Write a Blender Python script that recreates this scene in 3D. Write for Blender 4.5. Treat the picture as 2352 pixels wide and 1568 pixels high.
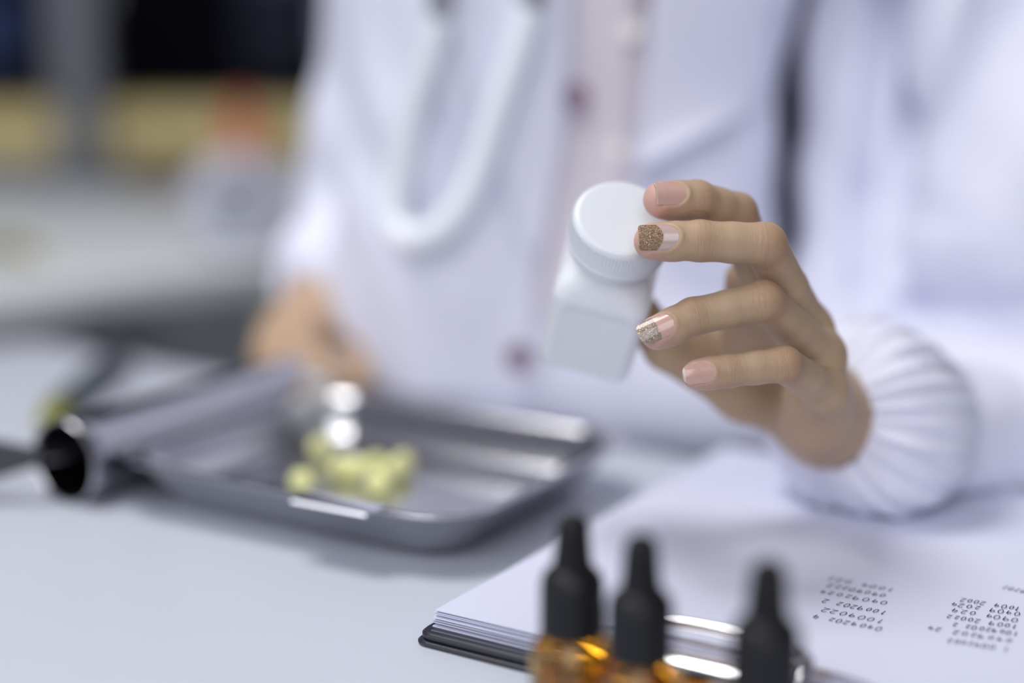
import bpy, bmesh, math, random
import numpy as np
from mathutils import Vector, Matrix
random.seed(7); np.random.seed(7)
SC = bpy.context.scene
COL = SC.collection
for o in list(bpy.data.objects): bpy.data.objects.remove(o)

# ------------------------------------------------------------------ camera, world, lights
TZ = 0.75                      # table top height
CAMZ = 0.962; PITCH = math.radians(11.0); FPX = 3267.0
cam_d = bpy.data.cameras.new('camera'); cam = bpy.data.objects.new('camera', cam_d); COL.objects.link(cam)
cam.location = (0, 0, CAMZ); cam.rotation_euler = (math.pi/2 - PITCH, 0, 0)
cam_d.sensor_width = 36.0; cam_d.lens = FPX/2352*36.0
cam_d.clip_start = 0.02
cam_d.dof.use_dof = True; cam_d.dof.focus_distance = 0.5325; cam_d.dof.aperture_fstop = 1.5
SC.camera = cam
W = bpy.data.worlds.new('world'); SC.world = W; W.use_nodes = True
W.node_tree.nodes['Background'].inputs[0].default_value = (0.78, 0.80, 1.0, 1)
W.node_tree.nodes['Background'].inputs[1].default_value = 0.21

def area(name, loc, target, size, power, col, sy=None):
    l = bpy.data.lights.new(name, 'AREA'); l.energy = power; l.color = col
    l.shape = 'RECTANGLE'; l.size = size; l.size_y = sy or size
    o = bpy.data.objects.new(name, l); COL.objects.link(o); o.location = loc
    o.rotation_euler = (Vector(target)-Vector(loc)).to_track_quat('-Z', 'Y').to_euler()
    return o
area('ceiling_light', (-0.55, 0.80, 2.5), (-0.05, 0.75, 0.8), 0.8, 22, (1.0, 0.99, 0.97))
area('window_light', (-2.2, 0.0, 1.6), (0.0, 0.8, 0.85), 1.2, 10, (0.93, 0.96, 1.0))
area('front_ceiling_light', (-0.30, -1.7, 2.3), (0.1, 0.9, 0.9), 2.2, 47, (0.97, 0.97, 1.0))
SC.view_settings.view_transform = 'Standard'; SC.view_settings.look = 'None'
SC.view_settings.exposure = 0.0; SC.view_settings.gamma = 1.0
SC.view_settings.use_curve_mapping = False

# ------------------------------------------------------------------ measuring helpers
_s, _c = math.sin(PITCH), math.cos(PITCH)
def P(px, py, d):
    x = (px-1176)/FPX*d; y = -(py-784)/FPX*d
    return Vector((x, d*_c+y*_s, CAMZ+y*_c-d*_s))
def G(px, py, z):
    x = (px-1176)/FPX; y = -(py-784)/FPX
    D = Vector((x, _c+y*_s, y*_c-_s)); t = (z-CAMZ)/D.z
    return Vector((0, 0, CAMZ))+D*t
CX, CY, CZ = Vector((1, 0, 0)), Vector((0, _s, _c)), Vector((0, -_c, _s))   # camera right, up, toward the viewer
def camv(x, y, z): return CX*x+CY*y+CZ*z

# ------------------------------------------------------------------ object helpers
def tag(o, label=None, cat=None, group=None, kind=None):
    if label: o['label'] = label
    if cat: o['category'] = cat
    if group: o['group'] = group
    if kind: o['kind'] = kind
    return o
def empty(name, loc=(0, 0, 0), rotz=0.0):
    o = bpy.data.objects.new(name, None); COL.objects.link(o); o.location = loc; o.rotation_euler = (0, 0, rotz)
    o.empty_display_size = 0.02
    return o
def link(name, me, mat=None, parent=None, smooth=True):
    o = bpy.data.objects.new(name, me); COL.objects.link(o)
    if mat is not None:
        me.materials.clear(); me.materials.append(mat)
    if smooth: me.polygons.foreach_set('use_smooth', [True]*len(me.polygons))
    if parent is not None: o.parent = parent
    me.update()
    return o
def from_np(name, V, Fc, mat, parent=None, smooth=True):
    me = bpy.data.meshes.new(name); me.from_pydata([tuple(map(float, v)) for v in V], [], [tuple(map(int, f)) for f in Fc]); me.validate()
    return link(name, me, mat, parent, smooth)
def from_bm(name, bm, mat, parent=None, smooth=True, sharp=None):
    bmesh.ops.recalc_face_normals(bm, faces=bm.faces)
    me = bpy.data.meshes.new(name); bm.to_mesh(me); bm.free()
    o = link(name, me, mat, parent, smooth)
    if sharp is not None: me.set_sharp_from_angle(angle=math.radians(sharp))
    return o
def bevel_mod(o, w, seg=3):
    m = o.modifiers.new('bevel', 'BEVEL'); m.width = w; m.segments = seg; m.limit_method = 'ANGLE'; m.angle_limit = math.radians(35)
    return o
def box(name, c, size, mat, parent=None, rot=0.0, bev=0.0, basis=None):
    bm = bmesh.new(); bmesh.ops.create_cube(bm, size=1.0)
    M = Matrix.Diagonal((*size, 1)); bmesh.ops.transform(bm, matrix=M, verts=bm.verts)
    R = Matrix.Rotation(rot, 4, 'Z') if basis is None else basis
    bmesh.ops.transform(bm, matrix=Matrix.Translation(c) @ R, verts=bm.verts)
    o = from_bm(name, bm, mat, parent, smooth=bev > 0, sharp=40 if bev > 0 else None)
    if bev > 0: bevel_mod(o, bev)
    return o
def loft(name, rings, mat, parent=None, close=True, cap0=True, cap1=True, smooth=True, sharp=None):
    n = len(rings[0]); V = []; Fc = []
    for r in rings: V += [tuple(p) for p in r]
    m = n if close else n-1
    for i in range(len(rings)-1):
        for j in range(m):
            k = (j+1) % n
            Fc.append((i*n+j, i*n+k, (i+1)*n+k, (i+1)*n+j))
    if cap0: Fc.append(tuple(range(n))[::-1])
    if cap1: Fc.append(tuple(range((len(rings)-1)*n, len(rings)*n)))
    bm = bmesh.new(); vs = [bm.verts.new(v) for v in V]
    for f in Fc:
        try: bm.faces.new([vs[i] for i in f])
        except ValueError: pass
    return from_bm(name, bm, mat, parent, smooth, sharp)
def lathe(name, prof, mat, parent=None, M=None, n=64, cap0=True, cap1=True, sharp=35, rib=None):
    """prof: (radius, height) list; rib: (h0, h1, count, depth) knurls between two heights."""
    rings = []
    for r, h in prof:
        ring = []
        for j in range(n):
            a = 2*math.pi*j/n; rr = r
            if rib and rib[0] <= h <= rib[1]: rr = r-rib[3]*(0.5-0.5*math.cos(a*rib[2]))
            v = Vector((rr*math.cos(a), rr*math.sin(a), h))
            ring.append(M @ v if M is not None else v)
        rings.append(ring)
    return loft(name, rings, mat, parent, True, cap0, cap1, True, sharp)
def rrect(w, d, r, n=10, c=(0, 0)):
    out = []
    for (sx, sy, a0) in ((1, 1, 0), (-1, 1, 90), (-1, -1, 180), (1, -1, 270)):
        for i in range(n+1):
            a = math.radians(a0+90*i/n)
            out.append((c[0]+sx*(w/2-r)+r*math.cos(a), c[1]+sy*(d/2-r)+r*math.sin(a)))
    return out
def tube(name, pts, rad, mat, parent=None, n=16, cap=True):
    pts = [Vector(p) for p in pts]; rings = []
    up = Vector((0.13, 0.21, 0.97))
    for i, p in enumerate(pts):
        t = (pts[min(i+1, len(pts)-1)]-pts[max(i-1, 0)]).normalized()
        a = t.cross(up).normalized(); b = t.cross(a)
        r = rad[i] if isinstance(rad, (list, tuple)) else rad
        rings.append([p+a*r*math.cos(2*math.pi*j/n)+b*r*math.sin(2*math.pi*j/n) for j in range(n)])
    return loft(name, rings, mat, parent, True, cap, cap, True, 50)
def smoothpath(pts, n=8):
    pts = [Vector(p) for p in pts]; out = []
    for i in range(len(pts)-1):
        p0 = pts[max(i-1, 0)]; p1 = pts[i]; p2 = pts[i+1]; p3 = pts[min(i+2, len(pts)-1)]
        for k in range(n):
            t = k/n
            out.append(0.5*((2*p1)+(p2-p0)*t+(2*p0-5*p1+4*p2-p3)*t*t+(3*p1-p0-3*p2+p3)*t**3))
    out.append(pts[-1]); return out

# ------------------------------------------------------------------ materials
def srgb(r, g, b):
    f = lambda v: ((v/255)/12.92 if v/255 <= 0.04045 else ((v/255+0.055)/1.055)**2.4)
    return (f(r), f(g), f(b), 1)
class MT:
    def __init__(s, name):
        s.m = bpy.data.materials.new(name); s.m.use_nodes = True; s.nt = s.m.node_tree; s.b = s.nt.nodes['Principled BSDF']
    def n(s, t, **kw):
        x = s.nt.nodes.new(t)
        for k, v in kw.items(): setattr(x, k, v)
        return x
    def l(s, a, b): s.nt.links.new(a, b)
def mat(name, col, rough=0.5, metal=0.0, noise=0.05, nscale=60.0, bump=0.0, bscale=400.0, **kw):
    M = MT(name); b = M.b
    col = tuple(col)[:3]+(1,)
    b.inputs['Roughness'].default_value = rough; b.inputs['Metallic'].default_value = metal
    for k, v in kw.items(): b.inputs[k.replace('_', ' ')].default_value = v
    tc = M.n('ShaderNodeTexCoord'); nz = M.n('ShaderNodeTexNoise'); nz.inputs['Scale'].default_value = nscale; nz.inputs['Detail'].default_value = 3
    M.l(tc.outputs['Object'], nz.inputs['Vector'])
    mx = M.n('ShaderNodeMix', data_type='RGBA'); mx.inputs[6].default_value = tuple(c*(1-noise) for c in col[:3])+(1,); mx.inputs[7].default_value = tuple(min(1, c*(1+noise)) for c in col[:3])+(1,)
    M.l(nz.outputs['Fac'], mx.inputs[0]); M.l(mx.outputs[2], b.inputs['Base Color'])
    if bump > 0:
        n2 = M.n('ShaderNodeTexNoise'); n2.inputs['Scale'].default_value = bscale; n2.inputs['Detail'].default_value = 2
        M.l(tc.outputs['Object'], n2.inputs['Vector'])
        bp = M.n('ShaderNodeBump'); bp.inputs['Strength'].default_value = 1.0; bp.inputs['Distance'].default_value = bump
        M.l(n2.outputs['Fac'], bp.inputs['Height']); M.l(bp.outputs['Normal'], b.inputs['Normal'])
    return M.m
def skin_mat():
    M = MT('skin'); b = M.b
    geo = M.n('ShaderNodeNewGeometry')
    A = lambda nm: M.n('ShaderNodeAttribute', attribute_name=nm)
    base = srgb(182, 158, 130); pink = srgb(200, 158, 146); dark = srgb(158, 112, 88)
    nz = M.n('ShaderNodeTexNoise'); nz.inputs['Scale'].default_value = 110; nz.inputs['Detail'].default_value = 4
    M.l(geo.outputs['Position'], nz.inputs['Vector'])
    m0 = M.n('ShaderNodeMix', data_type='RGBA'); m0.inputs[6].default_value = base; m0.inputs[7].default_value = srgb(172, 144, 116)
    M.l(nz.outputs['Fac'], m0.inputs[0])
    m1 = M.n('ShaderNodeMix', data_type='RGBA'); M.l(A('pink').outputs['Fac'], m1.inputs[0]); M.l(m0.outputs[2], m1.inputs[6]); m1.inputs[7].default_value = pink
    m2 = M.n('ShaderNodeMix', data_type='RGBA'); M.l(A('dark').outputs['Fac'], m2.inputs[0]); M.l(m1.outputs[2], m2.inputs[6]); m2.inputs[7].default_value = dark
    M.l(m2.outputs[2], b.inputs['Base Color'])
    b.inputs['Roughness'].default_value = 0.5
    b.inputs['Specular IOR Level'].default_value = 0.35
    b.inputs['Subsurface Weight'].default_value = 0.2
    b.inputs['Subsurface Radius'].default_value = (1.0, 0.35, 0.2); b.inputs['Subsurface Scale'].default_value = 0.0035
    # creases that run across the finger
    fc = A('fcoord'); mp = M.n('ShaderNodeMapping'); mp.inputs['Scale'].default_value = (0.95, 0.075, 1.0)
    M.l(fc.outputs['Vector'], mp.inputs['Vector'])
    n1 = M.n('ShaderNodeTexNoise'); n1.inputs['Scale'].default_value = 1.0; n1.inputs['Detail'].default_value = 2.5; n1.inputs['Distortion'].default_value = 0.15
    M.l(mp.outputs['Vector'], n1.inputs['Vector'])
    r1 = M.n('ShaderNodeMath', operation='SUBTRACT'); M.l(n1.outputs['Fac'], r1.inputs[0]); r1.inputs[1].default_value = 0.5
    r2 = M.n('ShaderNodeMath', operation='ABSOLUTE'); M.l(r1.outputs[0], r2.inputs[0])
    r3 = M.n('ShaderNodeMapRange'); r3.inputs['From Min'].default_value = 0.0; r3.inputs['From Max'].default_value = 0.03; r3.interpolation_type = 'SMOOTHSTEP'
    M.l(r2.outputs[0], r3.inputs['Value'])
    iv = M.n('ShaderNodeMath', operation='SUBTRACT'); iv.inputs[0].default_value = 1.0; M.l(r3.outputs[0], iv.inputs[1])
    wm = M.n('ShaderNodeMath', operation='MULTIPLY'); M.l(iv.outputs[0], wm.inputs[0]); M.l(A('wr').outputs['Fac'], wm.inputs[1])
    ng = M.n('ShaderNodeMath', operation='MULTIPLY'); M.l(wm.outputs[0], ng.inputs[0]); ng.inputs[1].default_value = -1.0
    n2 = M.n('ShaderNodeTexVoronoi'); n2.inputs['Scale'].default_value = 1500; M.l(geo.outputs['Position'], n2.inputs['Vector'])
    b1 = M.n('ShaderNodeBump'); b1.inputs['Distance'].default_value = 0.00003; M.l(n2.outputs['Distance'], b1.inputs['Height'])
    b2 = M.n('ShaderNodeBump'); b2.inputs['Distance'].default_value = 0.00006; M.l(ng.outputs[0], b2.inputs['Height']); M.l(b1.outputs['Normal'], b2.inputs['Normal'])
    M.l(b2.outputs['Normal'], b.inputs['Normal'])
    return M.m
def glitter(name, base, flake, rough=0.35, density=0.5, coat=0.0):
    M = MT(name); b = M.b
    tc = M.n('ShaderNodeTexCoord'); v = M.n('ShaderNodeTexVoronoi'); v.inputs['Scale'].default_value = 6500
    M.l(tc.outputs['Object'], v.inputs['Vector'])
    v2 = M.n('ShaderNodeTexVoronoi'); v2.inputs['Scale'].default_value = 2300; M.l(tc.outputs['Object'], v2.inputs['Vector'])
    sep = M.n('ShaderNodeSeparateColor'); M.l(v.outputs['Color'], sep.inputs[0])
    mr = M.n('ShaderNodeMapRange'); mr.inputs['From Min'].default_value = 1-density; mr.inputs['From Max'].default_value = 1.0; M.l(sep.outputs[0], mr.inputs['Value'])
    mx = M.n('ShaderNodeMix', data_type='RGBA'); mx.inputs[6].default_value = base; mx.inputs[7].default_value = flake
    M.l(mr.outputs[0], mx.inputs[0]); M.l(mx.outputs[2], b.inputs['Base Color'])
    M.l(mr.outputs[0], b.inputs['Metallic']); b.inputs['Roughness'].default_value = rough
    # every flake tilts its own way
    geo = M.n('ShaderNodeNewGeometry')
    sub = M.n('ShaderNodeVectorMath', operation='SUBTRACT'); M.l(v.outputs['Color'], sub.inputs[0]); sub.inputs[1].default_value = (0.5, 0.5, 0.5)
    sub2 = M.n('ShaderNodeVectorMath', operation='SUBTRACT'); M.l(v2.outputs['Color'], sub2.inputs[0]); sub2.inputs[1].default_value = (0.5, 0.5, 0.5)
    ad0 = M.n('ShaderNodeVectorMath', operation='ADD'); M.l(sub.outputs[0], ad0.inputs[0]); M.l(sub2.outputs[0], ad0.inputs[1])
    sc = M.n('ShaderNodeVectorMath', operation='SCALE'); M.l(ad0.outputs[0], sc.inputs[0]); sc.inputs['Scale'].default_value = 0.9
    ad = M.n('ShaderNodeVectorMath', operation='ADD'); M.l(geo.outputs['Normal'], ad.inputs[0]); M.l(sc.outputs[0], ad.inputs[1])
    nm = M.n('ShaderNodeVectorMath', operation='NORMALIZE'); M.l(ad.outputs[0], nm.inputs[0]); M.l(nm.outputs[0], b.inputs['Normal'])
    b.inputs['Coat Weight'].default_value = coat; b.inputs['Coat Roughness'].default_value = 0.12
    return M.m
def black_folder():
    return mat('black_leatherette', srgb(38, 39, 48), 0.38, 0, 0.15, 300, 0.00006, 2500)

m_table = mat('white_laminate', srgb(209, 214, 226), 0.42, 0, 0.012, 25, 0.00002, 3000)
m_coat = mat('white_cotton', srgb(219, 220, 236), 0.85, 0, 0.01, 40, 0.0002, 900)
m_shirt = mat('cream_cotton', srgb(228, 221, 226), 0.8, 0, 0.02, 30, 0.0001, 1200)
m_skin = skin_mat()
m_nail = mat('natural_nail', srgb(196, 158, 146), 0.22, 0, 0.08, 300, 0.00002, 600, Coat_Weight=0.5)
m_nail2 = mat('pale_nail', srgb(186, 162, 156), 0.25, 0, 0.06, 300, 0.00002, 500, Coat_Weight=0.5)
m_nailw = mat('nail_free_edge', srgb(206, 192, 176), 0.3, 0, 0.04, 300)
m_gl1 = glitter('bronze_glitter', srgb(132, 102, 76), srgb(215, 185, 155), 0.38, 0.45)
m_gl2 = glitter('champagne_glitter', srgb(150, 130, 116), srgb(205, 188, 165), 0.35, 0.5, 1.0)
m_plastic = mat('white_plastic', srgb(226, 229, 232), 0.33, 0, 0.008, 80, 0.00001, 900, Subsurface_Weight=0.15, Subsurface_Scale=0.003)
m_cap = mat('white_cap_plastic', srgb(215, 219, 224), 0.36, 0, 0.008, 80)
m_steel = mat('brushed_steel', (0.50, 0.50, 0.53), 0.16, 1.0, 0.05, 80, 0.00003, 500)
m_steel2 = mat('dull_steel', (0.40, 0.41, 0.43), 0.28, 1.0, 0.05, 80)
m_chrome = mat('chrome', (0.75, 0.75, 0.78), 0.12, 1.0, 0.02, 50)
m_black = mat('black_rubber', srgb(13, 14, 19), 0.55, 0, 0.1, 200, Specular_IOR_Level=0.3)
m_blackcap = mat('black_cap_plastic', srgb(14, 15, 20), 0.45, 0, 0.1, 200, Specular_IOR_Level=0.35)
m_folder = black_folder()
m_paper = mat('paper', srgb(212, 214, 233), 0.75, 0, 0.008, 200, 0.00001, 3000)
m_ink = mat('blue_black_ink', srgb(38, 30, 70), 0.5, 0, 0.1, 200)
m_pill = mat('yellow_tablet', srgb(232, 234, 165), 0.5, 0, 0.04, 300, Subsurface_Weight=0.2, Subsurface_Scale=0.002)
m_amber = mat('amber_glass', (0.86, 0.56, 0.13), 0.03, 0, 0.0, 10, Transmission_Weight=1.0, IOR=1.5)
m_oil = mat('amber_oil', (0.80, 0.55, 0.18), 0.0, 0, 0.0, 10, Transmission_Weight=1.0, IOR=1.4)
m_clear = mat('clear_plastic', (0.93, 0.95, 0.96), 0.3, 0, 0.0, 10, Transmission_Weight=0.75, IOR=1.45)
m_tubing = mat('grey_white_tubing', srgb(236, 239, 245), 0.12, 0, 0.01, 60, Coat_Weight=1.0)
m_dark = mat('dark_plastic', srgb(40, 41, 48), 0.4, 0, 0.1, 80)
m_wood = mat('pale_yellow_wood', srgb(215, 198, 140), 0.5, 0, 0.12, 7)
m_greyp = mat('grey_panel', srgb(176, 180, 186), 0.6, 0, 0.03, 4)
m_floor = mat('grey_vinyl_floor', srgb(165, 168, 165), 0.5, 0, 0.08, 3)
m_navy = mat('near_black_paint', srgb(12, 12, 20), 0.9, 0, 0.2, 3, Specular_IOR_Level=0.1)
m_trouser = mat('dark_trousers', srgb(40, 42, 55), 0.85, 0, 0.1, 60)
m_hair = mat('dark_hair', srgb(28, 22, 20), 0.45, 0, 0.2, 200)
m_mauve_shade = mat('mauve_shade', srgb(120, 92, 115), 0.4, 0, 0.05, 100)  # shade colour for the dark spots on the coat edge

# ------------------------------------------------------------------ distance-field modelling (numpy)
def A3(v): return np.array([v[0], v[1], v[2]], dtype=np.float64)
def capd(Q, a, b, ra, rb, nrm=None, f=1.0):
    a = A3(a); b = A3(b); ba = b-a; L = max(ba @ ba, 1e-12)
    pa = Q-a; t = np.clip(pa @ ba/L, 0, 1)
    q = pa-t[:, None]*ba; d2 = (q*q).sum(1)
    if nrm is not None:
        qn = q @ A3(nrm); d2 = d2+((1/f)**2-1)*qn*qn
        return (np.sqrt(d2)-(ra+(rb-ra)*t))*min(1.0, f)
    return np.sqrt(d2)-(ra+(rb-ra)*t)
def elld(Q, c, R, rad):
    q = (Q-A3(c)) @ np.array([A3(v) for v in R]).T; rad = np.array(rad)
    k0 = np.sqrt(((q/rad)**2).sum(1)); k1 = np.sqrt(((q/rad**2)**2).sum(1))+1e-9
    return k0*(k0-1)/k1
def smin(a, b, k):
    h = np.clip(0.5+0.5*(b-a)/k, 0, 1); return b+(a-b)*h-k*h*(1-h)
def smax(a, b, k): return -smin(-a, -b, k)
def chain(Q, pts, rad, k):
    d = None
    for i in range(len(pts)-1):
        e = capd(Q, pts[i], pts[i+1], rad[i], rad[i+1]); d = e if d is None else smin(d, e, k)
    return d
def polygonize(f, lo, hi, h, lip=1.6, B=12):
    lo = np.array(lo, float); hi = np.array(hi, float)
    nb = np.ceil((hi-lo)/(h*B)).astype(int); n = nb*B
    Fd = np.full(tuple(n), 1e3, np.float32)
    bi = np.stack(np.meshgrid(*[np.arange(k) for k in nb], indexing='ij'), -1).reshape(-1, 3)
    cen = lo+(bi*B+(B-1)/2)*h; dc = f(cen); act = np.abs(dc) < h*B*0.87*lip+0.001
    for q, dd in zip(bi[~act], dc[~act]):
        if dd < 0:
            i, j, k = q*B; Fd[i:i+B, j:j+B, k:k+B] = -1e3
    loc = np.stack(np.meshgrid(*[np.arange(B)]*3, indexing='ij'), -1).reshape(-1, 3)
    ab = bi[act]; CH = 120
    for s in range(0, len(ab), CH):
        idx = (ab[s:s+CH, None, :]*B+loc[None]).reshape(-1, 3)
        Fd[idx[:, 0], idx[:, 1], idx[:, 2]] = f(lo+idx*h)
    ins = Fd < 0
    c8 = [(a, b, c) for a in (0, 1) for b in (0, 1) for c in (0, 1)]
    sl = lambda A, o: A[o[0]:A.shape[0]-1+o[0], o[1]:A.shape[1]-1+o[1], o[2]:A.shape[2]-1+o[2]]
    cnt = sum(sl(ins, o).astype(np.int8) for o in c8)
    cells = np.argwhere((cnt > 0) & (cnt < 8))
    vals = np.stack([Fd[cells[:, 0]+o[0], cells[:, 1]+o[1], cells[:, 2]+o[2]] for o in c8], 1)
    acc = np.zeros((len(cells), 3)); num = np.zeros(len(cells))
    for i, a in enumerate(c8):
        for j, b in enumerate(c8):
            if j > i and sum(abs(a[k]-b[k]) for k in range(3)) == 1:
                m = (vals[:, i] < 0) != (vals[:, j] < 0)
                t = np.where(m, vals[:, i]/np.where(m, vals[:, i]-vals[:, j], 1), 0)
                acc += np.where(m[:, None], np.array(a)+(np.array(b)-np.array(a))*t[:, None], 0); num += m
    V = lo+(cells+acc/num[:, None])*h
    ID = np.full(cnt.shape, -1, np.int64); ID[cells[:, 0], cells[:, 1], cells[:, 2]] = np.arange(len(cells))
    quads = []
    for ax in range(3):
        u, v = (ax+1) % 3, (ax+2) % 3
        o = [0, 0, 0]; o[ax] = 1
        a = ins[tuple(slice(0, ins.shape[k]-o[k]) for k in range(3))]; b = ins[tuple(slice(o[k], None) for k in range(3))]
        E = np.argwhere(a != b); E = E[(E[:, u] > 0) & (E[:, v] > 0) & (E[:, u] < ID.shape[u]) & (E[:, v] < ID.shape[v])]
        fl = a[E[:, 0], E[:, 1], E[:, 2]]
        def g(du, dv):
            q = E.copy(); q[:, u] -= du; q[:, v] -= dv; return ID[q[:, 0], q[:, 1], q[:, 2]]
        qd = np.stack([g(1, 1), g(0, 1), g(0, 0), g(1, 0)], 1)
        qd[~fl] = qd[~fl][:, ::-1]
        quads.append(qd[(qd >= 0).all(1)])
    Q = np.concatenate(quads)
    for _ in range(2):
        d = f(V); g = np.stack([(f(V+e)-d)/(h*0.2) for e in np.eye(3)*h*0.2], 1)
        gl = (g*g).sum(1); V = V-np.clip(d/np.maximum(gl, 0.2), -h*0.7, h*0.7)[:, None]*g
    return V, Q
def np_mesh(name, V, Q, mat_, parent=None, attrs=None):
    me = bpy.data.meshes.new(name); n = len(V); m = len(Q)
    me.vertices.add(n); me.vertices.foreach_set('co', np.asarray(V, np.float32).ravel())
    me.loops.add(m*4); me.loops.foreach_set('vertex_index', np.asarray(Q, np.int32).ravel())
    me.polygons.add(m); me.polygons.foreach_set('loop_start', np.arange(m, dtype=np.int32)*4)
    me.update(calc_edges=True); me.validate()
    for k, (typ, arr) in (attrs or {}).items():
        at = me.attributes.new(k, typ, 'POINT')
        at.data.foreach_set('vector' if typ == 'FLOAT_VECTOR' else 'value', np.asarray(arr, np.float32).ravel())
    return link(name, me, mat_, parent)

# ================================================================== ROOM
floor = box('floor', (0, 2.0, -0.02), (8, 8, 0.04), m_floor); tag(floor, kind='structure')
wall = box('wall_back', (0, 4.05, 1.4), (8, 0.1, 2.8), m_navy); tag(wall, kind='structure')
wall = box('wall_right_light_block', (1.75, 1.3, 1.4), (0.1, 6.6, 2.8), mat('grey_light_block', srgb(84, 86, 92), 0.8, 0, 0.02, 3)); tag(wall, kind='structure')  # unseen dark wall added to keep ambient light off the right side
# row of wooden worktop and grey cabinets along the back
r = empty('storage_bench', (-0.9, 2.9, 0)); tag(r, 'pale yellow wooden bench top on grey cabinet in blurred background', 'bench')
box('worktop', (0.0, 0.0, 0.838), (3.0, 0.5, 0.085), m_wood, r, bev=0.004)
for i in range(4):
    c = box('cabinet_panel', (-1.12+i*0.745, -0.165, 0.398), (0.73, 0.02, 0.78), m_greyp, r, bev=0.004)
    box('handle', (-1.12+i*0.745, -0.18, 0.70), (0.16, 0.015, 0.015), m_steel2, c)
box('carcass', (0.0, 0.02, 0.398), (2.98, 0.32, 0.79), m_greyp, r)
# dark glazed cabinet above the bench
r = empty('glazed_cabinet', (-0.9, 3.5, 0)); tag(r, 'near-black wall cabinet with dark doors above the wooden bench', 'cabinet')
box('carcass', (0, 0.2, 1.35), (3.4, 0.35, 1.9), m_navy, r)
m_dglass = mat('dark_blue_glass', srgb(10, 10, 22), 0.9, 0, 0.2, 2, Specular_IOR_Level=0.1)
for i in range(4):
    d = box('door', (-1.26+i*0.84, 0.0, 1.35), (0.82, 0.025, 1.86), m_dglass, r, bev=0.004)
    box('handle', (-0.92+i*0.84, -0.03, 1.2), (0.02, 0.02, 0.2), m_steel2, d)
m_blue = mat('blue_plastic', srgb(56, 74, 130), 0.5, 0, 0.1, 5)
m_slate = mat('slate_blue_plastic', srgb(36, 44, 72), 0.5, 0, 0.1, 5)
def crate(name, px, py, d, w, h, m, label, tilt=0.0):
    r = empty(name, P(px, py, d)); tag(r, label, 'box')
    n = 8
    prof = [(w, 0.16, 0), (w*1.06, 0.17, h*0.85), (w*1.12, 0.19, h*0.86), (w*1.12, 0.19, h), (w*1.0, 0.15, h), (w*0.94, 0.14, 0.02)]
    loft('shell', [[(x, y, z) for x, y in rrect(a, b, 0.02, 5)] for a, b, z in prof], m, r)
    loft('lid', [[(x, y, z) for x, y in rrect(a, b, 0.02, 5)] for a, b, z in ((w*1.13, 0.2, h), (w*1.13, 0.2, h+0.015), (w*1.0, 0.17, h+0.025))], m, r)
    r.rotation_euler = (0, tilt, 0)
crate('storage_box', -20, 170, 2.95, 0.17, 0.13, m_blue, 'blue plastic storage box on bench far left, blurred')
crate('storage_box', 650, 176, 2.95, 0.14, 0.22, m_slate, 'dark slate blue storage box on bench beside the person in coat')
# grey post
r = empty('support_post', (-0.785, 2.62, 0)); tag(r, 'grey square post in front of the dark cabinet', 'post')
box('shaft', (0, 0, 1.25), (0.082, 0.06, 2.5), mat('grey_post_paint', srgb(108, 112, 120), 0.5, 0, 0.05, 5), r, bev=0.006)
box('foot_plate', (0, 0, 0.01), (0.14, 0.14, 0.02), m_greyp, r, bev=0.003)

# second table behind, left
m_table2 = mat('white_desk_top', srgb(222, 226, 228), 0.5, 0, 0.02, 8)
q = [G(-420, 725, TZ), G(690, 592, TZ), G(880, 425, TZ), G(-200, 438, TZ)]
r = empty('white_desk', (0, 0, 0)); tag(r, 'long white desk standing behind the person, blurred at left', 'table')
ring = lambda z, s: [(sum(p.x for p in q)/4*(1-s)+p.x*s, sum(p.y for p in q)/4*(1-s)+p.y*s, z) for p in q]
bevel_mod(loft('tabletop', [ring(TZ-0.03, 1), ring(TZ, 1)], m_table2, r, smooth=False), 0.004)
for p in q:
    c = Vector((sum(k.x for k in q)/4, sum(k.y for k in q)/4, 0)); v = Vector((p.x, p.y, 0)).lerp(c, 0.08)
    box('leg', (v.x, v.y, (TZ-0.03)/2), (0.05, 0.05, TZ-0.03), m_greyp, r, bev=0.004)

def on_plane(px, py, z=TZ): return G(px, py, z)
# things on the second desk
m_or = mat('orange_plastic', srgb(205, 108, 80), 0.45, 0, 0.05, 20)
b0 = on_plane(563, 450); r = empty('orange_bottle', b0); tag(r, 'blurred orange bottle standing on the white desk', 'bottle')
lathe('body', [(0.030, 0), (0.032, 0.003), (0.032, 0.10), (0.028, 0.115), (0.016, 0.125), (0.016, 0.13)], m_or, r, n=32)
lathe('cap', [(0.018, 0.13), (0.018, 0.155), (0.016, 0.158)], mat('red_orange_cap', srgb(190, 80, 60), 0.4), r, n=32)
m_br = mat('brown_ceramic', srgb(112, 100, 70), 0.5, 0, 0.1, 30)
b0 = on_plane(370, 442); r = empty('brown_pot', b0); tag(r, 'small brown pot on the white desk, blurred', 'pot')
lathe('body', [(0.028, 0), (0.034, 0.01), (0.042, 0.04), (0.040, 0.06), (0.036, 0.06), (0.036, 0.05), (0.03, 0.02)], m_br, r, n=32)
lathe('lid', [(0.041, 0.06), (0.038, 0.068), (0.012, 0.074), (0.010, 0.085), (0.006, 0.09)], m_br, r, n=32)
b0 = on_plane(545, 575); r = empty('tape_roll', b0, 0.3); tag(r, 'white roll with dark hollow centre lying on the white desk', 'roll')
m_wh2 = mat('white_roll', srgb(186, 188, 202), 0.6, 0, 0.03, 40)
MM = Matrix.Translation((0, 0, 0.055)) @ Matrix.Rotation(math.radians(75), 4, 'X') @ Matrix.Translation((0, 0, -0.02))
lathe('roll', [(0.022, 0), (0.052, 0), (0.055, 0.003), (0.055, 0.04), (0.052, 0.043), (0.022, 0.043), (0.022, 0)], m_wh2, r, MM, 48, False, False)
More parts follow.
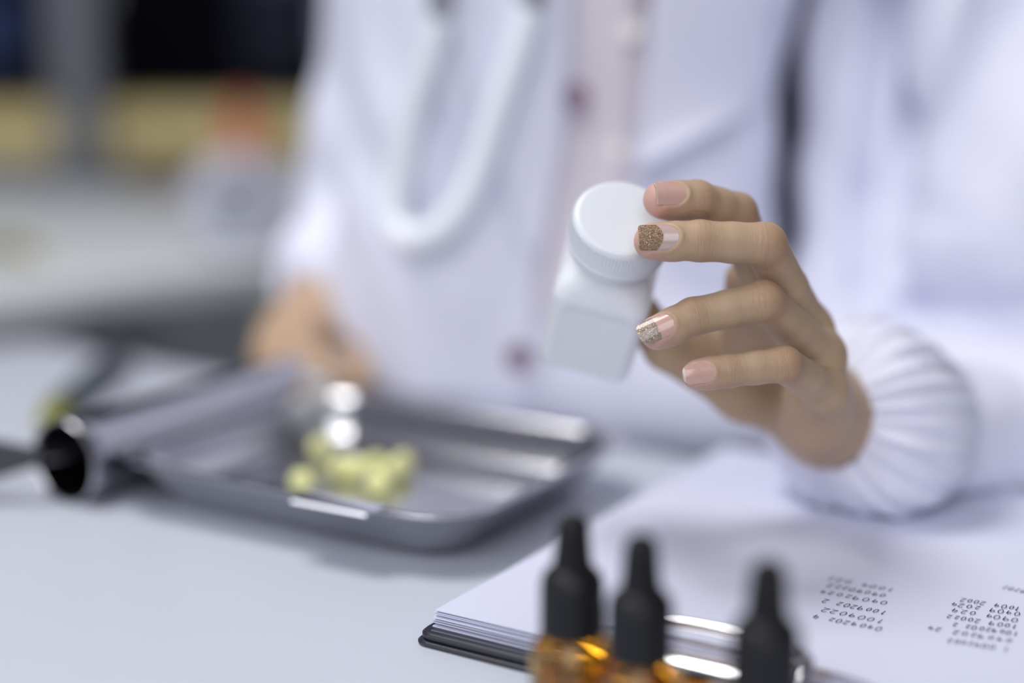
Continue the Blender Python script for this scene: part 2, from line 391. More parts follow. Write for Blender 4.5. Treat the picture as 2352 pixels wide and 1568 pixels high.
lathe('core', [(0.018, 0.004), (0.0215, 0.004), (0.0215, 0.040), (0.018, 0.040)], mat('dark_grey_card', srgb(70, 76, 95), 0.8), r, MM, 48, True, True)
b0 = on_plane(735, 560); r = empty('mug', b0); tag(r, 'white mug behind the person on the white desk', 'mug')
lathe('body', [(0.036, 0), (0.04, 0.004), (0.042, 0.09), (0.039, 0.09), (0.037, 0.01)], m_wh2, r, n=36)
tube('handle', smoothpath([(-0.04, 0, 0.075), (-0.062, 0, 0.07), (-0.068, 0, 0.045), (-0.058, 0, 0.025), (-0.040, 0, 0.02)], 5), 0.005, m_wh2, r, 10)
a, b = on_plane(-60, 572, TZ+0.01), on_plane(105, 578, TZ+0.01); dv = (b-a)
r = empty('pencil', a); tag(r, 'olive yellow pencil lying on the white desk at left', 'pencil')
m_ol = mat('olive_yellow_paint', srgb(120, 115, 60), 0.5)
tube('barrel', [(0, 0, 0), dv*0.5, dv*0.9], 0.009, m_ol, r, 8)
tube('tip', [dv*0.9, dv*1.0], [0.009, 0.001], m_wood, r, 8)

# ================================================================== MAIN TABLE
UT = Vector((math.cos(math.radians(-36)), math.sin(math.radians(-36)), 0)); VT = Vector((-UT.y, UT.x, 0))
TC = Vector((-0.372, 1.095, 0))                                   # far left corner
tl, tw = 1.8, 0.9
tab = empty('work_table', TC+UT*tl/2-VT*tw/2, math.radians(-36)); tag(tab, 'white laminate table with tray and clipboard on top', 'table')
loft('tabletop', [[(x, y, z) for x, y in rrect(tl-2*i, tw-2*i, 0.03, 8)] for i, z in ((0.002, TZ-0.025), (0, TZ-0.023), (0, TZ-0.002), (0.002, TZ))], m_table, tab, sharp=60)
for sx in (-1, 1):
    for sy in (-1, 1):
        box('leg', (sx*(tl/2-0.07), sy*(tw/2-0.07), (TZ-0.025)/2), (0.045, 0.045, TZ-0.025), m_steel2, tab, bev=0.004)
box('apron', (0, 0, TZ-0.055), (tl-0.2, 0.03, 0.06), m_steel2, tab)
def over_table(V):      # positive where a point lies over the table top
    d = (V-A3(TC)) @ A3(VT); return -d

# ================================================================== TRAY
ang = math.radians(-31); UR = Vector((math.cos(ang), math.sin(ang), 0)); VR = Vector((-UR.y, UR.x, 0))
u0, u1, v0, v1 = -0.517, -0.306, 0.4680, 0.640
tc = UR*((u0+u1)/2)+VR*((v0+v1)/2); tc.z = TZ
tray = empty('counting_tray', tc, ang); tag(tray, 'stainless steel pill counting tray holding yellow tablets', 'tray')
tw_, td_ = u1-u0, v1-v0
prof = [(-0.036, 0.0016), (-0.028, 0.0016), (-0.0220, 0.0018), (-0.0185, 0.0036), (-0.0075, 0.0160), (-0.0045, 0.0196), (-0.001, 0.0212), (0.0005, 0.0205), (0.001, 0.0215), (-0.001, 0.0225),
        (-0.0050, 0.0210), (-0.0080, 0.0172), (-0.0180, 0.0050), (-0.0215, 0.0034), (-0.027, 0.0030), (-0.036, 0.0029), (-0.040, 0.0029)]
loft('pan', [[(x, y, z*1.22) for x, y in rrect(tw_+2*o, td_+2*o, max(0.006, 0.032+o*0.55), 12)] for o, z in prof], m_steel, tray, sharp=70)
# folded chrome tab on the near side
lp = []
for z, dy, w in ((0.0225, 0.004, 0.044), (0.0235, -0.002, 0.046), (0.0225, -0.010, 0.040), (0.0215, -0.0105, 0.040), (0.0220, -0.002, 0.045), (0.0210, 0.004, 0.043)):
    lp.append([(x, -td_/2+dy, z*1.22) for x in np.linspace(-w/2, w/2, 9)+0.045])
o = loft('near_tab', [[lp[i][j] for i in range(6)] for j in range(9)], m_chrome, tray, sharp=50)
# side tube
tx = -tw_/2-0.0178; R0 = 0.0212
MMt = Matrix.Translation((tx, -td_/2-0.004, R0)) @ Matrix.Rotation(math.radians(-90), 4, 'X')
L = td_+0.004
t = lathe('chute_tube', [(R0-0.0012, 0.0), (R0-0.0005, -0.0006), (R0+0.0004, 0.0008), (R0+0.0004, 0.004), (R0, 0.005), (R0, L), (R0-0.0012, L), (R0-0.0012, 0.005), (R0-0.0012, 0.0)], m_steel, tray, MMt, 72, False, False, 45)
lathe('mouth_ring', [(R0-0.0004, 0.0), (R0+0.0006, 0.0), (R0+0.0010, 0.0015), (R0+0.0010, 0.009), (R0+0.0006, 0.0105), (R0+0.0001, 0.0105)], m_steel, t, MMt, 72, False, False, 45)
lathe('end_cap', [(0.0001, L-0.002), (R0-0.003, L-0.002), (R0-0.0013, L-0.001)], m_steel2, t, MMt, 48, False, False)
box('hinge_strip', (-tw_/2+0.003, 0, 0.0270), (0.010, td_*0.92, 0.002), m_steel, tray, bev=0.0006)
# spatula lying in the mouth of the tube
a = G(-60, 1080, TZ)
r = empty('spatula', a); tag(r, 'thin steel spatula with dark handle, its blade in the tube mouth', 'spatula')
def flat(name, pts, ws, th, m, parent, upv=Vector((0, 0, 1))):
    rings = []
    for i, p in enumerate(pts):
        t_ = (pts[min(i+1, len(pts)-1)]-pts[max(i-1, 0)]).normalized(); s = t_.cross(upv).normalized(); nrm = s.cross(t_)
        w = ws[i]/2; rings.append([p+s*w+nrm*th/2, p-s*w+nrm*th/2, p-s*w-nrm*th/2, p+s*w-nrm*th/2])
    return bevel_mod(loft(name, rings, m, parent, smooth=True, sharp=40), th*0.3, 2)
A0 = Vector((0, 0, 0)); hb = P(98, 1048, 0.700)-a; ha = G(-260, 1068, TZ+0.017)-a; bc = (P(222, 1014, 0.722)-a)
flat('handle', [ha, ha.lerp(hb, 0.55), hb], [0.032, 0.026, 0.008], 0.0045, m_dark, r, Vector((0, -0.85, 0.5)))
flat('blade', [hb-(hb-ha)*0.05, hb.lerp(bc, 0.5), bc], [0.007, 0.010, 0.012], 0.0012, m_chrome, r, Vector((0, -0.85, 0.5)))

# pills
def make_pill():
    bm = bmesh.new(); bmesh.ops.create_uvsphere(bm, u_segments=24, v_segments=16, radius=1.0)
    for v in bm.verts:
        x, y, z = v.co; rr = math.hypot(x, y)
        v.co = Vector((x*0.0062, y*0.0062, 0.0036*np.sign(z)*abs(z)**0.75))
    o = from_bm('tablet', bm, m_pill)
    return o
pl = [(737, 1026, 90, 20, 0.0064, 'pale yellow tablet nearest the hand, set apart from the heap'),
      (692, 1104, 82, -25, 0.0062, 'pale yellow tablet lying alone nearest the steel tube'),
      (785, 1070, 75, 40, 0.0066, 'pale yellow tablet at the tube end of the tablet heap'),
      (820, 1074, 70, -60, 0.0062, 'pale yellow tablet leaning second in the tablet heap'),
      (862, 1066, 85, 15, 0.0068, 'pale yellow tablet standing at the back middle of the tablet heap'),
      (868, 1108, 80, -30, 0.0062, 'pale yellow tablet at the front of the tablet heap, nearest the viewer'),
      (908, 1076, 72, 70, 0.0062, 'pale yellow tablet low on the chrome-tab side of the heap'),
      (925, 1062, 88, 35, 0.0068, 'pale yellow tablet farthest from the tube, end of the heap')]
p0 = None
for i, (x, y, tx_, rz, h, lab) in enumerate(pl):
    o = make_pill() if i == 0 else p0.copy()
    if i == 0: p0 = o
    else: COL.objects.link(o)
    o.location = G(x, y, TZ+0.0037+h) ; o.location.z = TZ+0.0037+h-0.0004
    o.rotation_euler = (math.radians(tx_), math.radians(i*17 % 25), math.radians(rz))
    tag(o, lab, 'pill', 'yellow tablets on the steel tray')

# marker pen lying on the table
a = G(98, 972, TZ+0.0095); b = G(285, 808, TZ+0.0095); dv = b-a
r = empty('marker_pen', a); tag(r, 'dark grey pen with yellow green tip lying behind the tray', 'pen')
m_pg = mat('dark_grey_barrel', srgb(104, 110, 120), 0.3, 0.3, 0.05, 30); m_yg = mat('yellow_green_plastic', srgb(140, 140, 40), 0.4)
tube('barrel', [dv*0.22, dv*0.25, dv*0.6, dv*0.95, dv*0.98], [0.0085, 0.0092, 0.0094, 0.0092, 0.008], m_pg, r, 20)
tube('tip', [dv*0.0, dv*0.03, dv*0.10, dv*0.115], [0.003, 0.006, 0.0076, 0.0074], m_yg, r, 20)
tube('grip_band', [dv*0.115, dv*0.12, dv*0.215, dv*0.22], [0.0078, 0.009, 0.0093, 0.009], mat('mossy_green_plastic', srgb(78, 88, 50), 0.4), r, 20)
tube('clip', [dv*0.55+Vector((0.009, -0.004, 0.002)), dv*0.95+Vector((0.009, -0.004, 0.002))], 0.0016, m_dark, r, 8)

# ================================================================== CLIPBOARD
cang = math.radians(-31.5); UC = Vector((math.cos(cang), math.sin(cang), 0)); VC = Vector((-UC.y, UC.x, 0))
C0 = G(945, 1456, TZ+0.004); C0.z = TZ
bw, bd = 0.245, 0.29
cb = empty('clipboard', C0, cang); tag(cb, 'black leatherette clipboard folder with worn corner, lying under papers', 'clipboard')
for nm, z0, z1, s in (('back_cover', 0.0002, 0.0020, 0.0), ('board', 0.0023, 0.0050, 0.0012)):
    loft(nm, [[(x, y, z) for x, y in rrect(bw-2*i, bd-2*i, 0.006, 6, (bw/2+s, bd/2+s))] for i, z in ((0.0007, z0), (0, z0+0.0006), (0, z1-0.0008), (0.0008, z1))], m_folder, cb, sharp=70)
tube('stitched_edge', [(0.006, 0.0045, 0.0052), (bw-0.006, 0.0045, 0.0052)], 0.0004, mat('grey_thread', srgb(88, 90, 104), 0.6), cb, 8)
# clip
cu = 0.118; clipw = 0.105
prof = [(0.001, 0.0062), (0.0015, 0.012), (0.004, 0.0165), (0.009, 0.0185), (0.015, 0.0178), (0.021, 0.0158), (0.026, 0.0150), (0.0275, 0.0155)]
prof = [(y, z-0.0012) for y, z in prof]
sec = [(y, z) for y, z in prof]+[(y, z-0.0012) for y, z in prof[::-1]]
rings = []
for t_ in np.linspace(-1, 1, 15):
    sh = 1-0.16*abs(t_)**6
    rings.append([(cu+t_*clipw/2, 0.004+(y-0.004)*sh, 0.0062+(z-0.0062)*sh) for y, z in sec])
loft('clip_plate', rings, m_chrome, cb, sharp=60)
lev = [(cu-0.030, 0.000, 0.014), (cu-0.032, 0.005, 0.0205), (cu-0.027, 0.016, 0.0232), (cu, 0.0195, 0.0236), (cu+0.027, 0.016, 0.0232), (cu+0.032, 0.005, 0.0205), (cu+0.030, 0.000, 0.014)]
tube('clip_lever', smoothpath(lev, 6), 0.0021, m_chrome, cb, 12)
# papers
pz = TZ+0.0064; PC = G(1000, 1400, TZ+0.0118); PC.z = 0
rel = PC-Vector((C0.x, C0.y, 0)); pu, pv = rel.dot(UC), rel.dot(VC)
pads = empty('paper_pad', (0, 0, 0)); pads.location = (PC.x, PC.y, TZ); pads.rotation_euler = (0, 0, cang)
tag(pads, 'stack of loose white paper sheets with handwritten numbers on the clipboard', 'paper')
pw, pd = 0.230, 0.272; ns = 7; top = 0
nu, nv = 24, 10
for k in range(ns):
    z = 0.0052+0.00100*k; du = random.uniform(-0.0012, 0.0008)-0.0006*(ns-k)/ns; dvv = random.uniform(-0.0006, 0.0009)
    V = []; Fc = []
    ph = random.uniform(0, 6)
    th = 0.00042 if k < ns-1 else 0.0003
    for side in (0, 1):
        for i in range(nu+1):
            for j in range(nv+1):
                x, y = pw*i/nu, pd*j/nv
                lift = 0.00025*math.sin(x*22+ph)*math.exp(-y/0.05)+0.0004*k/ns*math.exp(-((x)/0.05)**2-((y)/0.05)**2)
                V.append((x+du, y+dvv, z+lift+th*side))
    n0 = (nu+1)*(nv+1); I = lambda s, i, j: s*n0+i*(nv+1)+j
    for i in range(nu):
        for j in range(nv):
            Fc.append((I(1, i, j), I(1, i+1, j), I(1, i+1, j+1), I(1, i, j+1))); Fc.append((I(0, i, j+1), I(0, i+1, j+1), I(0, i+1, j), I(0, i, j)))
    for i in range(nu): Fc += [(I(0, i, 0), I(0, i+1, 0), I(1, i+1, 0), I(1, i, 0)), (I(0, i+1, nv), I(0, i, nv), I(1, i, nv), I(1, i+1, nv))]
    for j in range(nv): Fc += [(I(0, 0, j+1), I(0, 0, j), I(1, 0, j), I(1, 0, j+1)), (I(0, nu, j), I(0, nu, j+1), I(1, nu, j+1), I(1, nu, j))]
    sheet = from_np('sheet', V, Fc, m_paper, pads, smooth=False)
ztop = TZ+0.0052+0.00100*(ns-1)+0.0003
# handwriting, drawn as thin ink strokes
GL = {'0': [[(.5, 1), (.15, .8), (.1, .4), (.35, .03), (.7, .15), (.85, .6), (.65, .95), (.42, 1)]],
      '9': [[(.8, .85), (.45, 1), (.12, .75), (.3, .48), (.7, .6), (.82, .9), (.8, .5), (.7, 0)]],
      '1': [[(.25, .8), (.55, 1), (.5, 0)]],
      '2': [[(.12, .8), (.4, 1), (.78, .82), (.6, .45), (.1, .04), (.35, .12), (1.0, .02)]],
      '4': [[(.35, 1), (.08, .42), (.95, .45)], [(.68, .85), (.6, 0)]],
      '8': [[(.5, .5), (.15, .75), (.5, 1), (.8, .78), (.5, .5), (.12, .22), (.5, 0), (.85, .25), (.5, .5)]], '/': [[(.1, 0), (.9, 1)]]}
def write(parent, lines):
    V = []; Fc = []
    for text, p0_, p1_, hgt in lines:
        a = G(*p0_, ztop); b = G(*p1_, ztop); d = (b-a); step = d/max(1, len(text)); e = d.normalized(); upv = Vector((0, 0, 1)).cross(e)
        cw = step.length*0.74
        for i, ch in enumerate(text):
            if ch == ' ': continue
            o = a+step*(i+random.uniform(-.05, .1)); sc = random.uniform(.85, 1.1)
            for st in GL[ch]:
                pts = smoothpath([Vector((x*cw*sc+y*0.0004, y*hgt*sc, 0)) for x, y in st], 4)
                w = 0.00016
                for k in range(len(pts)):
                    t_ = (pts[min(k+1, len(pts)-1)]-pts[max(k-1, 0)]); t_ = t_.normalized() if t_.length > 0 else Vector((1, 0, 0))
                    nn = Vector((-t_.y, t_.x, 0))*w
                    for q_ in (pts[k]+nn, pts[k]-nn):
                        g = o+e*q_.x+upv*q_.y; V.append((g.x, g.y, ztop+0.0004))
                    if k: m_ = len(V); Fc.append((m_-4, m_-3, m_-1, m_-2))
    me = from_np('handwriting', V, Fc, m_ink, None, smooth=False)
    me.parent = parent; me.matrix_parent_inverse = (Matrix.Translation(pads.location) @ Matrix.Rotation(cang, 4, 'Z')).inverted()
    return me
def cp(x, y): return (1800+x/4.26, 1280+y/4.26)
H_ = 0.0040
hw = write(sheet, [
    ('0909202 4', cp(975, 690), cp(285, 560), H_), ('1009022', cp(998, 622), cp(378, 492), H_), ('1009202 2', cp(1020, 535), cp(390, 408), H_),
    ('09092024', cp(1035, 440), cp(340, 318), H_), ('09090222', cp(1015, 368), cp(440, 258), H_), ('1009 022', cp(1090, 312), cp(440, 190), H_),
    ('1 0092002', cp(2215, 885), cp(1590, 795), H_), ('0909202 24', cp(2238, 805), cp(1395, 672), H_), ('10092002 2', cp(2300, 735), cp(1645, 640), H_),
    ('1009 20022', cp(2300, 668), cp(1585, 560), H_), ('0909 024', cp(2308, 605), cp(1640, 500), H_), ('0909 2024', cp(2325, 545), cp(1630, 440), H_),
    ('1009 2002', cp(2330, 495), cp(1725, 398), H_), ('1009202', cp(2560, 370), cp(2150, 280), H_), ('0909 2024', cp(3100, 1010), cp(2560, 890), H_), ('1009 022', cp(3100, 900), cp(2560, 800), H_)])
hw['kind'] = 'stuff'

# ================================================================== DROPPER BOTTLES
def dropper():
    r = empty('dropper_bottle')
    lathe('glass_body', [(0.0001, 0.0012), (0.010, 0.0010), (0.0122, 0.0006), (0.0130, 0.0025), (0.0130, 0.030), (0.0122, 0.0345), (0.0095, 0.038), (0.0072, 0.0395), (0.0070, 0.044),
                         (0.0058, 0.044), (0.0058, 0.0390), (0.0085, 0.0365), (0.0112, 0.0335), (0.0118, 0.030), (0.0118, 0.004), (0.0100, 0.0026), (0.0001, 0.0024)], m_amber, r, n=56, cap0=False, cap1=False, sharp=60)
    lathe('oil', [(0.0001, 0.0027), (0.0099, 0.0029), (0.0116, 0.0043), (0.0116, 0.024), (0.0001, 0.0242)], m_oil, r, n=48, cap0=False, cap1=False)
    lathe('screw_cap', [(0.0080, 0.0380), (0.0098, 0.0382), (0.0100, 0.0390), (0.0100, 0.0540), (0.0094, 0.0570), (0.0076, 0.0592), (0.0058, 0.0598)], m_blackcap, r, n=144, cap0=False, cap1=True, rib=(0.0388, 0.0545, 36, 0.00035), sharp=40)
    lathe('rubber_bulb', [(0.0066, 0.0585), (0.0062, 0.0610), (0.0058, 0.0640), (0.0055, 0.0680), (0.0053, 0.0715), (0.0048, 0.0742), (0.0036, 0.0759), (0.0018, 0.0767), (0.0001, 0.0768)], m_black, r, n=40, cap0=True, cap1=False)
    lathe('pipette', [(0.0022, 0.057), (0.0022, 0.012), (0.0010, 0.006), (0.0006, 0.006), (0.0016, 0.012), (0.0016, 0.057)], m_clear, r, n=20, cap0=False, cap1=False)
    return r
def copy_tree(o, parent=None):
    c = o.copy(); COL.objects.link(c); c.parent = parent
    for ch in list(o.children): copy_tree(ch, c)
    return c
db = dropper()
for i, (x, d, lab) in enumerate(((1316, 0.4365, 'amber dropper bottle with black bulb, farthest of three from the viewer, beside the clipboard edge'),
                                 (1474, 0.4175, 'amber dropper bottle with black bulb, standing in the middle of three'),
                                 (1766, 0.396, 'amber dropper bottle standing apart from the other two, before the handwriting'))):
    o = db if i == 0 else copy_tree(db)
    p = P(x, 1400, d); o.location = (p.x, P(x, {0: 1185, 1: 1232, 2: 1290}[i], d).y, TZ+0.0064+0.0002 if False else TZ)
    tag(o, lab, 'bottle', 'amber dropper bottles in the foreground')
    DBP = globals().setdefault('DBP', []); DBP.append(o)

# ================================================================== PILL BOTTLE in the hand
ax = Vector((0.115, 0.575, 0.81)).normalized()
e1 = Vector((0.97, -0.235, 0.055)); e1 = (e1-ax*e1.dot(ax)).normalized(); e2 = ax.cross(e1)     # e2 points to the back of the bottle
axw, e1w = camv(*ax), camv(*e1); e2w = camv(*e2)
capc = P(1432, 499, 0.5665*0.982)
Hb = 0.083                                           # cap top height over the bottle base
base = capc-axw*Hb
MB = Matrix.Identity(4)
for i in range(3): MB[i][0] = e1w[i]; MB[i][1] = e2w[i]; MB[i][2] = axw[i]; MB[i][3] = base[i]
pb = empty('pill_bottle', base); pb.matrix_world = MB
tag(pb, 'white square plastic pill bottle with ribbed screw cap held in the fingers', 'bottle')
def blend_ring(hw_, r_, z, n=14):
    return [(x, y, z) for x, y in rrect(2*hw_, 2*hw_, r_, n)]
S = 0.0200; DB = 0.0110
def sq_ring(h, r_, z, dent=False):
    out = []
    for k in range(4):
        loc = [(-h+r_+(2*(h-r_))*i/26.0, -h) for i in range(26)]
        loc += [(h-r_+r_*math.sin(t*math.pi/20), -h+r_-r_*math.cos(t*math.pi/20)) for t in range(10)]
        for x, y in loc:
            if dent:      # shallow recessed label panel with a rounded outline
                px_, pz_ = 0.0160, 0.0215; qx = max(abs(x)-(px_-0.007), 0); qz = max(abs(z-0.0238)-(pz_-0.007), 0)
                e = 0.007-math.hypot(qx, qz); w = min(1, max(0, e/0.0028)); w = w*w*(3-2*w)
                if y < -h+0.0005: y += 0.0005*w
            c_, s_ = [(1, 0), (0, 1), (-1, 0), (0, -1)][k]
            out.append((x*c_-y*s_, x*s_+y*c_, z))
    return out
rr_ = [sq_ring(S-0.004, 0.003, 0.0), sq_ring(S-0.0022, 0.004, 0.0003), sq_ring(S-0.0006, 0.0052, 0.0018), sq_ring(S-0.0001, 0.006, 0.0036)]
rr_ += [sq_ring(S, 0.006, z, True) for z in np.arange(0.0050, 0.0475, 0.0008)]
for h_, r_, z in ((S-0.0003, 0.0067, 0.0495), (S-0.0012, 0.0080, 0.0530), (S-0.0026, 0.0100, 0.0565), (S-0.0044, 0.0125, 0.0595), (0.0152, 0.0150, 0.0620), (0.0148, 0.0147, 0.0640), (0.0148, 0.0147, 0.0685)): rr_.append(sq_ring(h_, r_, z))
body = loft('bottle_body', rr_, m_plastic, pb, sharp=80)
RC = 0.0203
lathe('tamper_ring', [(x_, z_+DB) for x_, z_ in [(0.0150, 0.0540), (RC-0.0016, 0.0542), (RC-0.0008, 0.0548), (RC-0.0008, 0.0566), (RC-0.0014, 0.0572), (0.0150, 0.0572)]], m_cap, pb, n=96, cap0=False, cap1=False, sharp=50)
NC = 96*6
lathe('screw_cap', [(x_, z_+DB) for x_, z_ in [(0.0165, 0.0576), (RC, 0.0576), (RC+0.0002, 0.0580), (RC+0.0002, 0.0590), (RC-0.0001, 0.0593), (RC, 0.0596), (RC-0.0002, 0.0690), (RC-0.0004, 0.0696), (RC-0.0006, 0.0704), (RC-0.0012, 0.0713), (RC-0.0022, 0.0719), (RC-0.0035, 0.0720), (0.008, 0.0721), (0.0001, 0.0721)]],
      m_cap, pb, n=NC, cap0=False, cap1=False, sharp=60, rib=(0.05955+DB, 0.0692+DB, 96, 0.00042))

# ================================================================== THE PERSON
# ---- hand that holds the bottle: joints as (pixel x, pixel y, camera distance), radii in mm
mm = 0.001
KH = 0.982
def PH(a_, b_, c_): return P(a_, b_, c_*KH)
FING = {
 'index':  dict(j=[(1768, 698, .598), (1692, 489, .573), (1600, 461, .5605), (1520, 459, .5560)], r=[9.4, 8.1, 7.9, 7.2], up=20),
 'middle': dict(j=[(1852, 752, .590), (1757, 561, .5515), (1607, 553, .5490), (1498, 554, .5480)], r=[9.6, 8.3, 7.8, 7.0], up=11),
 'ring':   dict(j=[(1886, 818, .585), (1754, 692, .5520), (1592, 727, .5490), (1509, 764, .5470)], r=[9.2, 7.9, 7.2, 6.5], up=20),
 'pinky':  dict(j=[(1896, 900, .580), (1800, 836, .5500), (1672, 852, .5470), (1601, 860, .5450)], r=[8.3, 7.0, 6.2, 5.7], up=6)}
for f in FING.values(): f['p'] = [PH(*q) for q in f['j']]
TH = [PH(1862, 965, .650), PH(1705, 905, .634), PH(1530, 800, .6210), PH(1462, 705, .6190)]; THR = [13.5, 10.8, 9.3, 8.2]
WRU, WRR = PH(1915, 982, .640), PH(1905, 925, .668)      # wrist, little-finger side and thumb side
ELB = P(2650, 1045, .80)
META = {'index': (PH(1885, 905, .664), 10.5), 'middle': (PH(1895, 930, .657), 10.5), 'ring': (PH(1903, 955, .648), 10.5), 'pinky': (PH(1912, 978, .640), 11.5)}
def finger_d(Q, f):
    p, r = f['p'], [x*mm for x in f['r']]
    pts = [p[0]]; rr = [r[0]]
    for i in range(3):
        a, b = p[i], p[i+1]; m1 = a.lerp(b, 0.5); pinch = 0.955 if i < 2 else 0.99
        pts += [m1, b]; rr += [(r[i]+r[i+1])/2*pinch, r[i+1]]
    d = chain(Q, pts, rr, 0.0016)
    # soft pad under the finger tip
    A_ = (p[3]-p[2]).normalized(); N_ = f['N']
    d = smin(d, elld(Q, p[3].lerp(p[2], 0.35)-N_*r[3]*0.22, (A_, N_, A_.cross(N_)), (r[3]*1.25, r[3]*0.9, r[3]*1.0)), 0.002)
    return d
for f in FING.values():
    A_ = (f['p'][3]-f['p'][2]).normalized(); N0 = (CZ-A_*CZ.dot(A_)).normalized(); S0 = A_.cross(N0)
    if S0.dot(CY) < 0: S0 = -S0
    ph = math.radians(f['up']); f['A'] = A_; f['N'] = (N0*math.cos(ph)+S0*math.sin(ph)).normalized(); f['S'] = f['A'].cross(f['N'])
    f['L'] = [0]
    for i in range(3): f['L'].append(f['L'][-1]+(f['p'][i+1]-f['p'][i]).length)
def palm_d(Q):
    d = None
    for k, f in FING.items():
        c, r = META[k]; e = capd(Q, f['p'][0], c, f['r'][0]*mm, r*mm)
        d = e if d is None else smin(d, e, 0.009)
    d = smin(d, capd(Q, PH(1868, 968, .612), PH(1893, 985, .640), .0115, .013), 0.010)      # heel of the hand
    d = smin(d, capd(Q, PH(1850, 905, .600), PH(1868, 968, .614), .009, .0115), 0.010)
    d = smin(d, chain(Q, TH[:2], [x*mm for x in THR[:2]], .004), 0.012)
    d = smin(d, capd(Q, PH(1745, 745, .618), PH(1800, 890, .642), .008, .012), 0.010)        # web and palm hollow
    d = smin(d, capd(Q, PH(1725, 760, .620), PH(1712, 850, .636), .006, .009), 0.008)
    d = smin(d, capd(Q, PH(1585, 778, .628), PH(1740, 805, .634), .0085, .0105), 0.006)
    d = smin(d, capd(Q, PH(1708, 640, .606), PH(1706, 770, .622), .0078, .009), 0.006)
    d = smin(d, capd(Q, PH(1905, 955, .650), PH(2060, 985, .690), .0215, .021, (WRR-WRU).normalized(), 1.0), 0.012)
    return d
def thumb_d(Q): return chain(Q, TH[1:], [x*mm for x in THR[1:]], .003)
def hand_d(Q):
    pd_ = palm_d(Q); d = pd_
    for f in FING.values(): d = np.minimum(d, smin(finger_d(Q, f), pd_, 0.0055))
    d = np.minimum(d, smin(thumb_d(Q), pd_, 0.008))
    # soft web where neighbouring fingers meet the palm, tendon relief is left to the noise
    return d
allp = [q for f in FING.values() for q in f['p']]+TH+[WRU, WRR, PH(2060, 985, .69)]
lo = np.min([A3(p) for p in allp], 0)-0.024; hi = np.max([A3(p) for p in allp], 0)+0.024
HV, HQ = polygonize(hand_d, lo, hi, 0.00085, lip=1.5)

def nail_outline(y, y0, y1, Wd, rb, rc):
    h = np.ones_like(y)*Wd/2
    tb = np.clip((y-y0)/rb, 0, 1); h = h*np.sqrt(np.clip(1-(1-tb)**2, 0, 1))**0.85
    te = np.clip((y1-y)/rc, 0, 1); h = np.minimum(h, Wd/2-(Wd*0.36 if rc > 2.5*mm else rc)*(1-np.sqrt(np.clip(1-(1-te)**2, 0, 1))))
    return h
NAILS = {'index': dict(y0=-7.6, y1=4.9, W=9.6, rb=5.0, rc=1.3), 'middle': dict(y0=-9.3, y1=6.1, W=9.8, rb=5.2, rc=1.4),
         'ring': dict(y0=-6.4, y1=8.2, W=9.2, rb=4.4, rc=4.2), 'pinky': dict(y0=-5.0, y1=6.9, W=7.6, rb=3.6, rc=3.4)}
for k, q_ in NAILS.items():
    for a in ('y0', 'y1', 'W', 'rb', 'rc'): q_[a] *= mm
def zn(k, x, y):
    r = FING[k]['r'][3]*mm
    r_loc = np.where(y < 0, r+(-y)*0.045, r)
    return r_loc+0.0001-x*x/(2*0.0068)-np.where(y > 0, y*y/(2*0.045), 0)
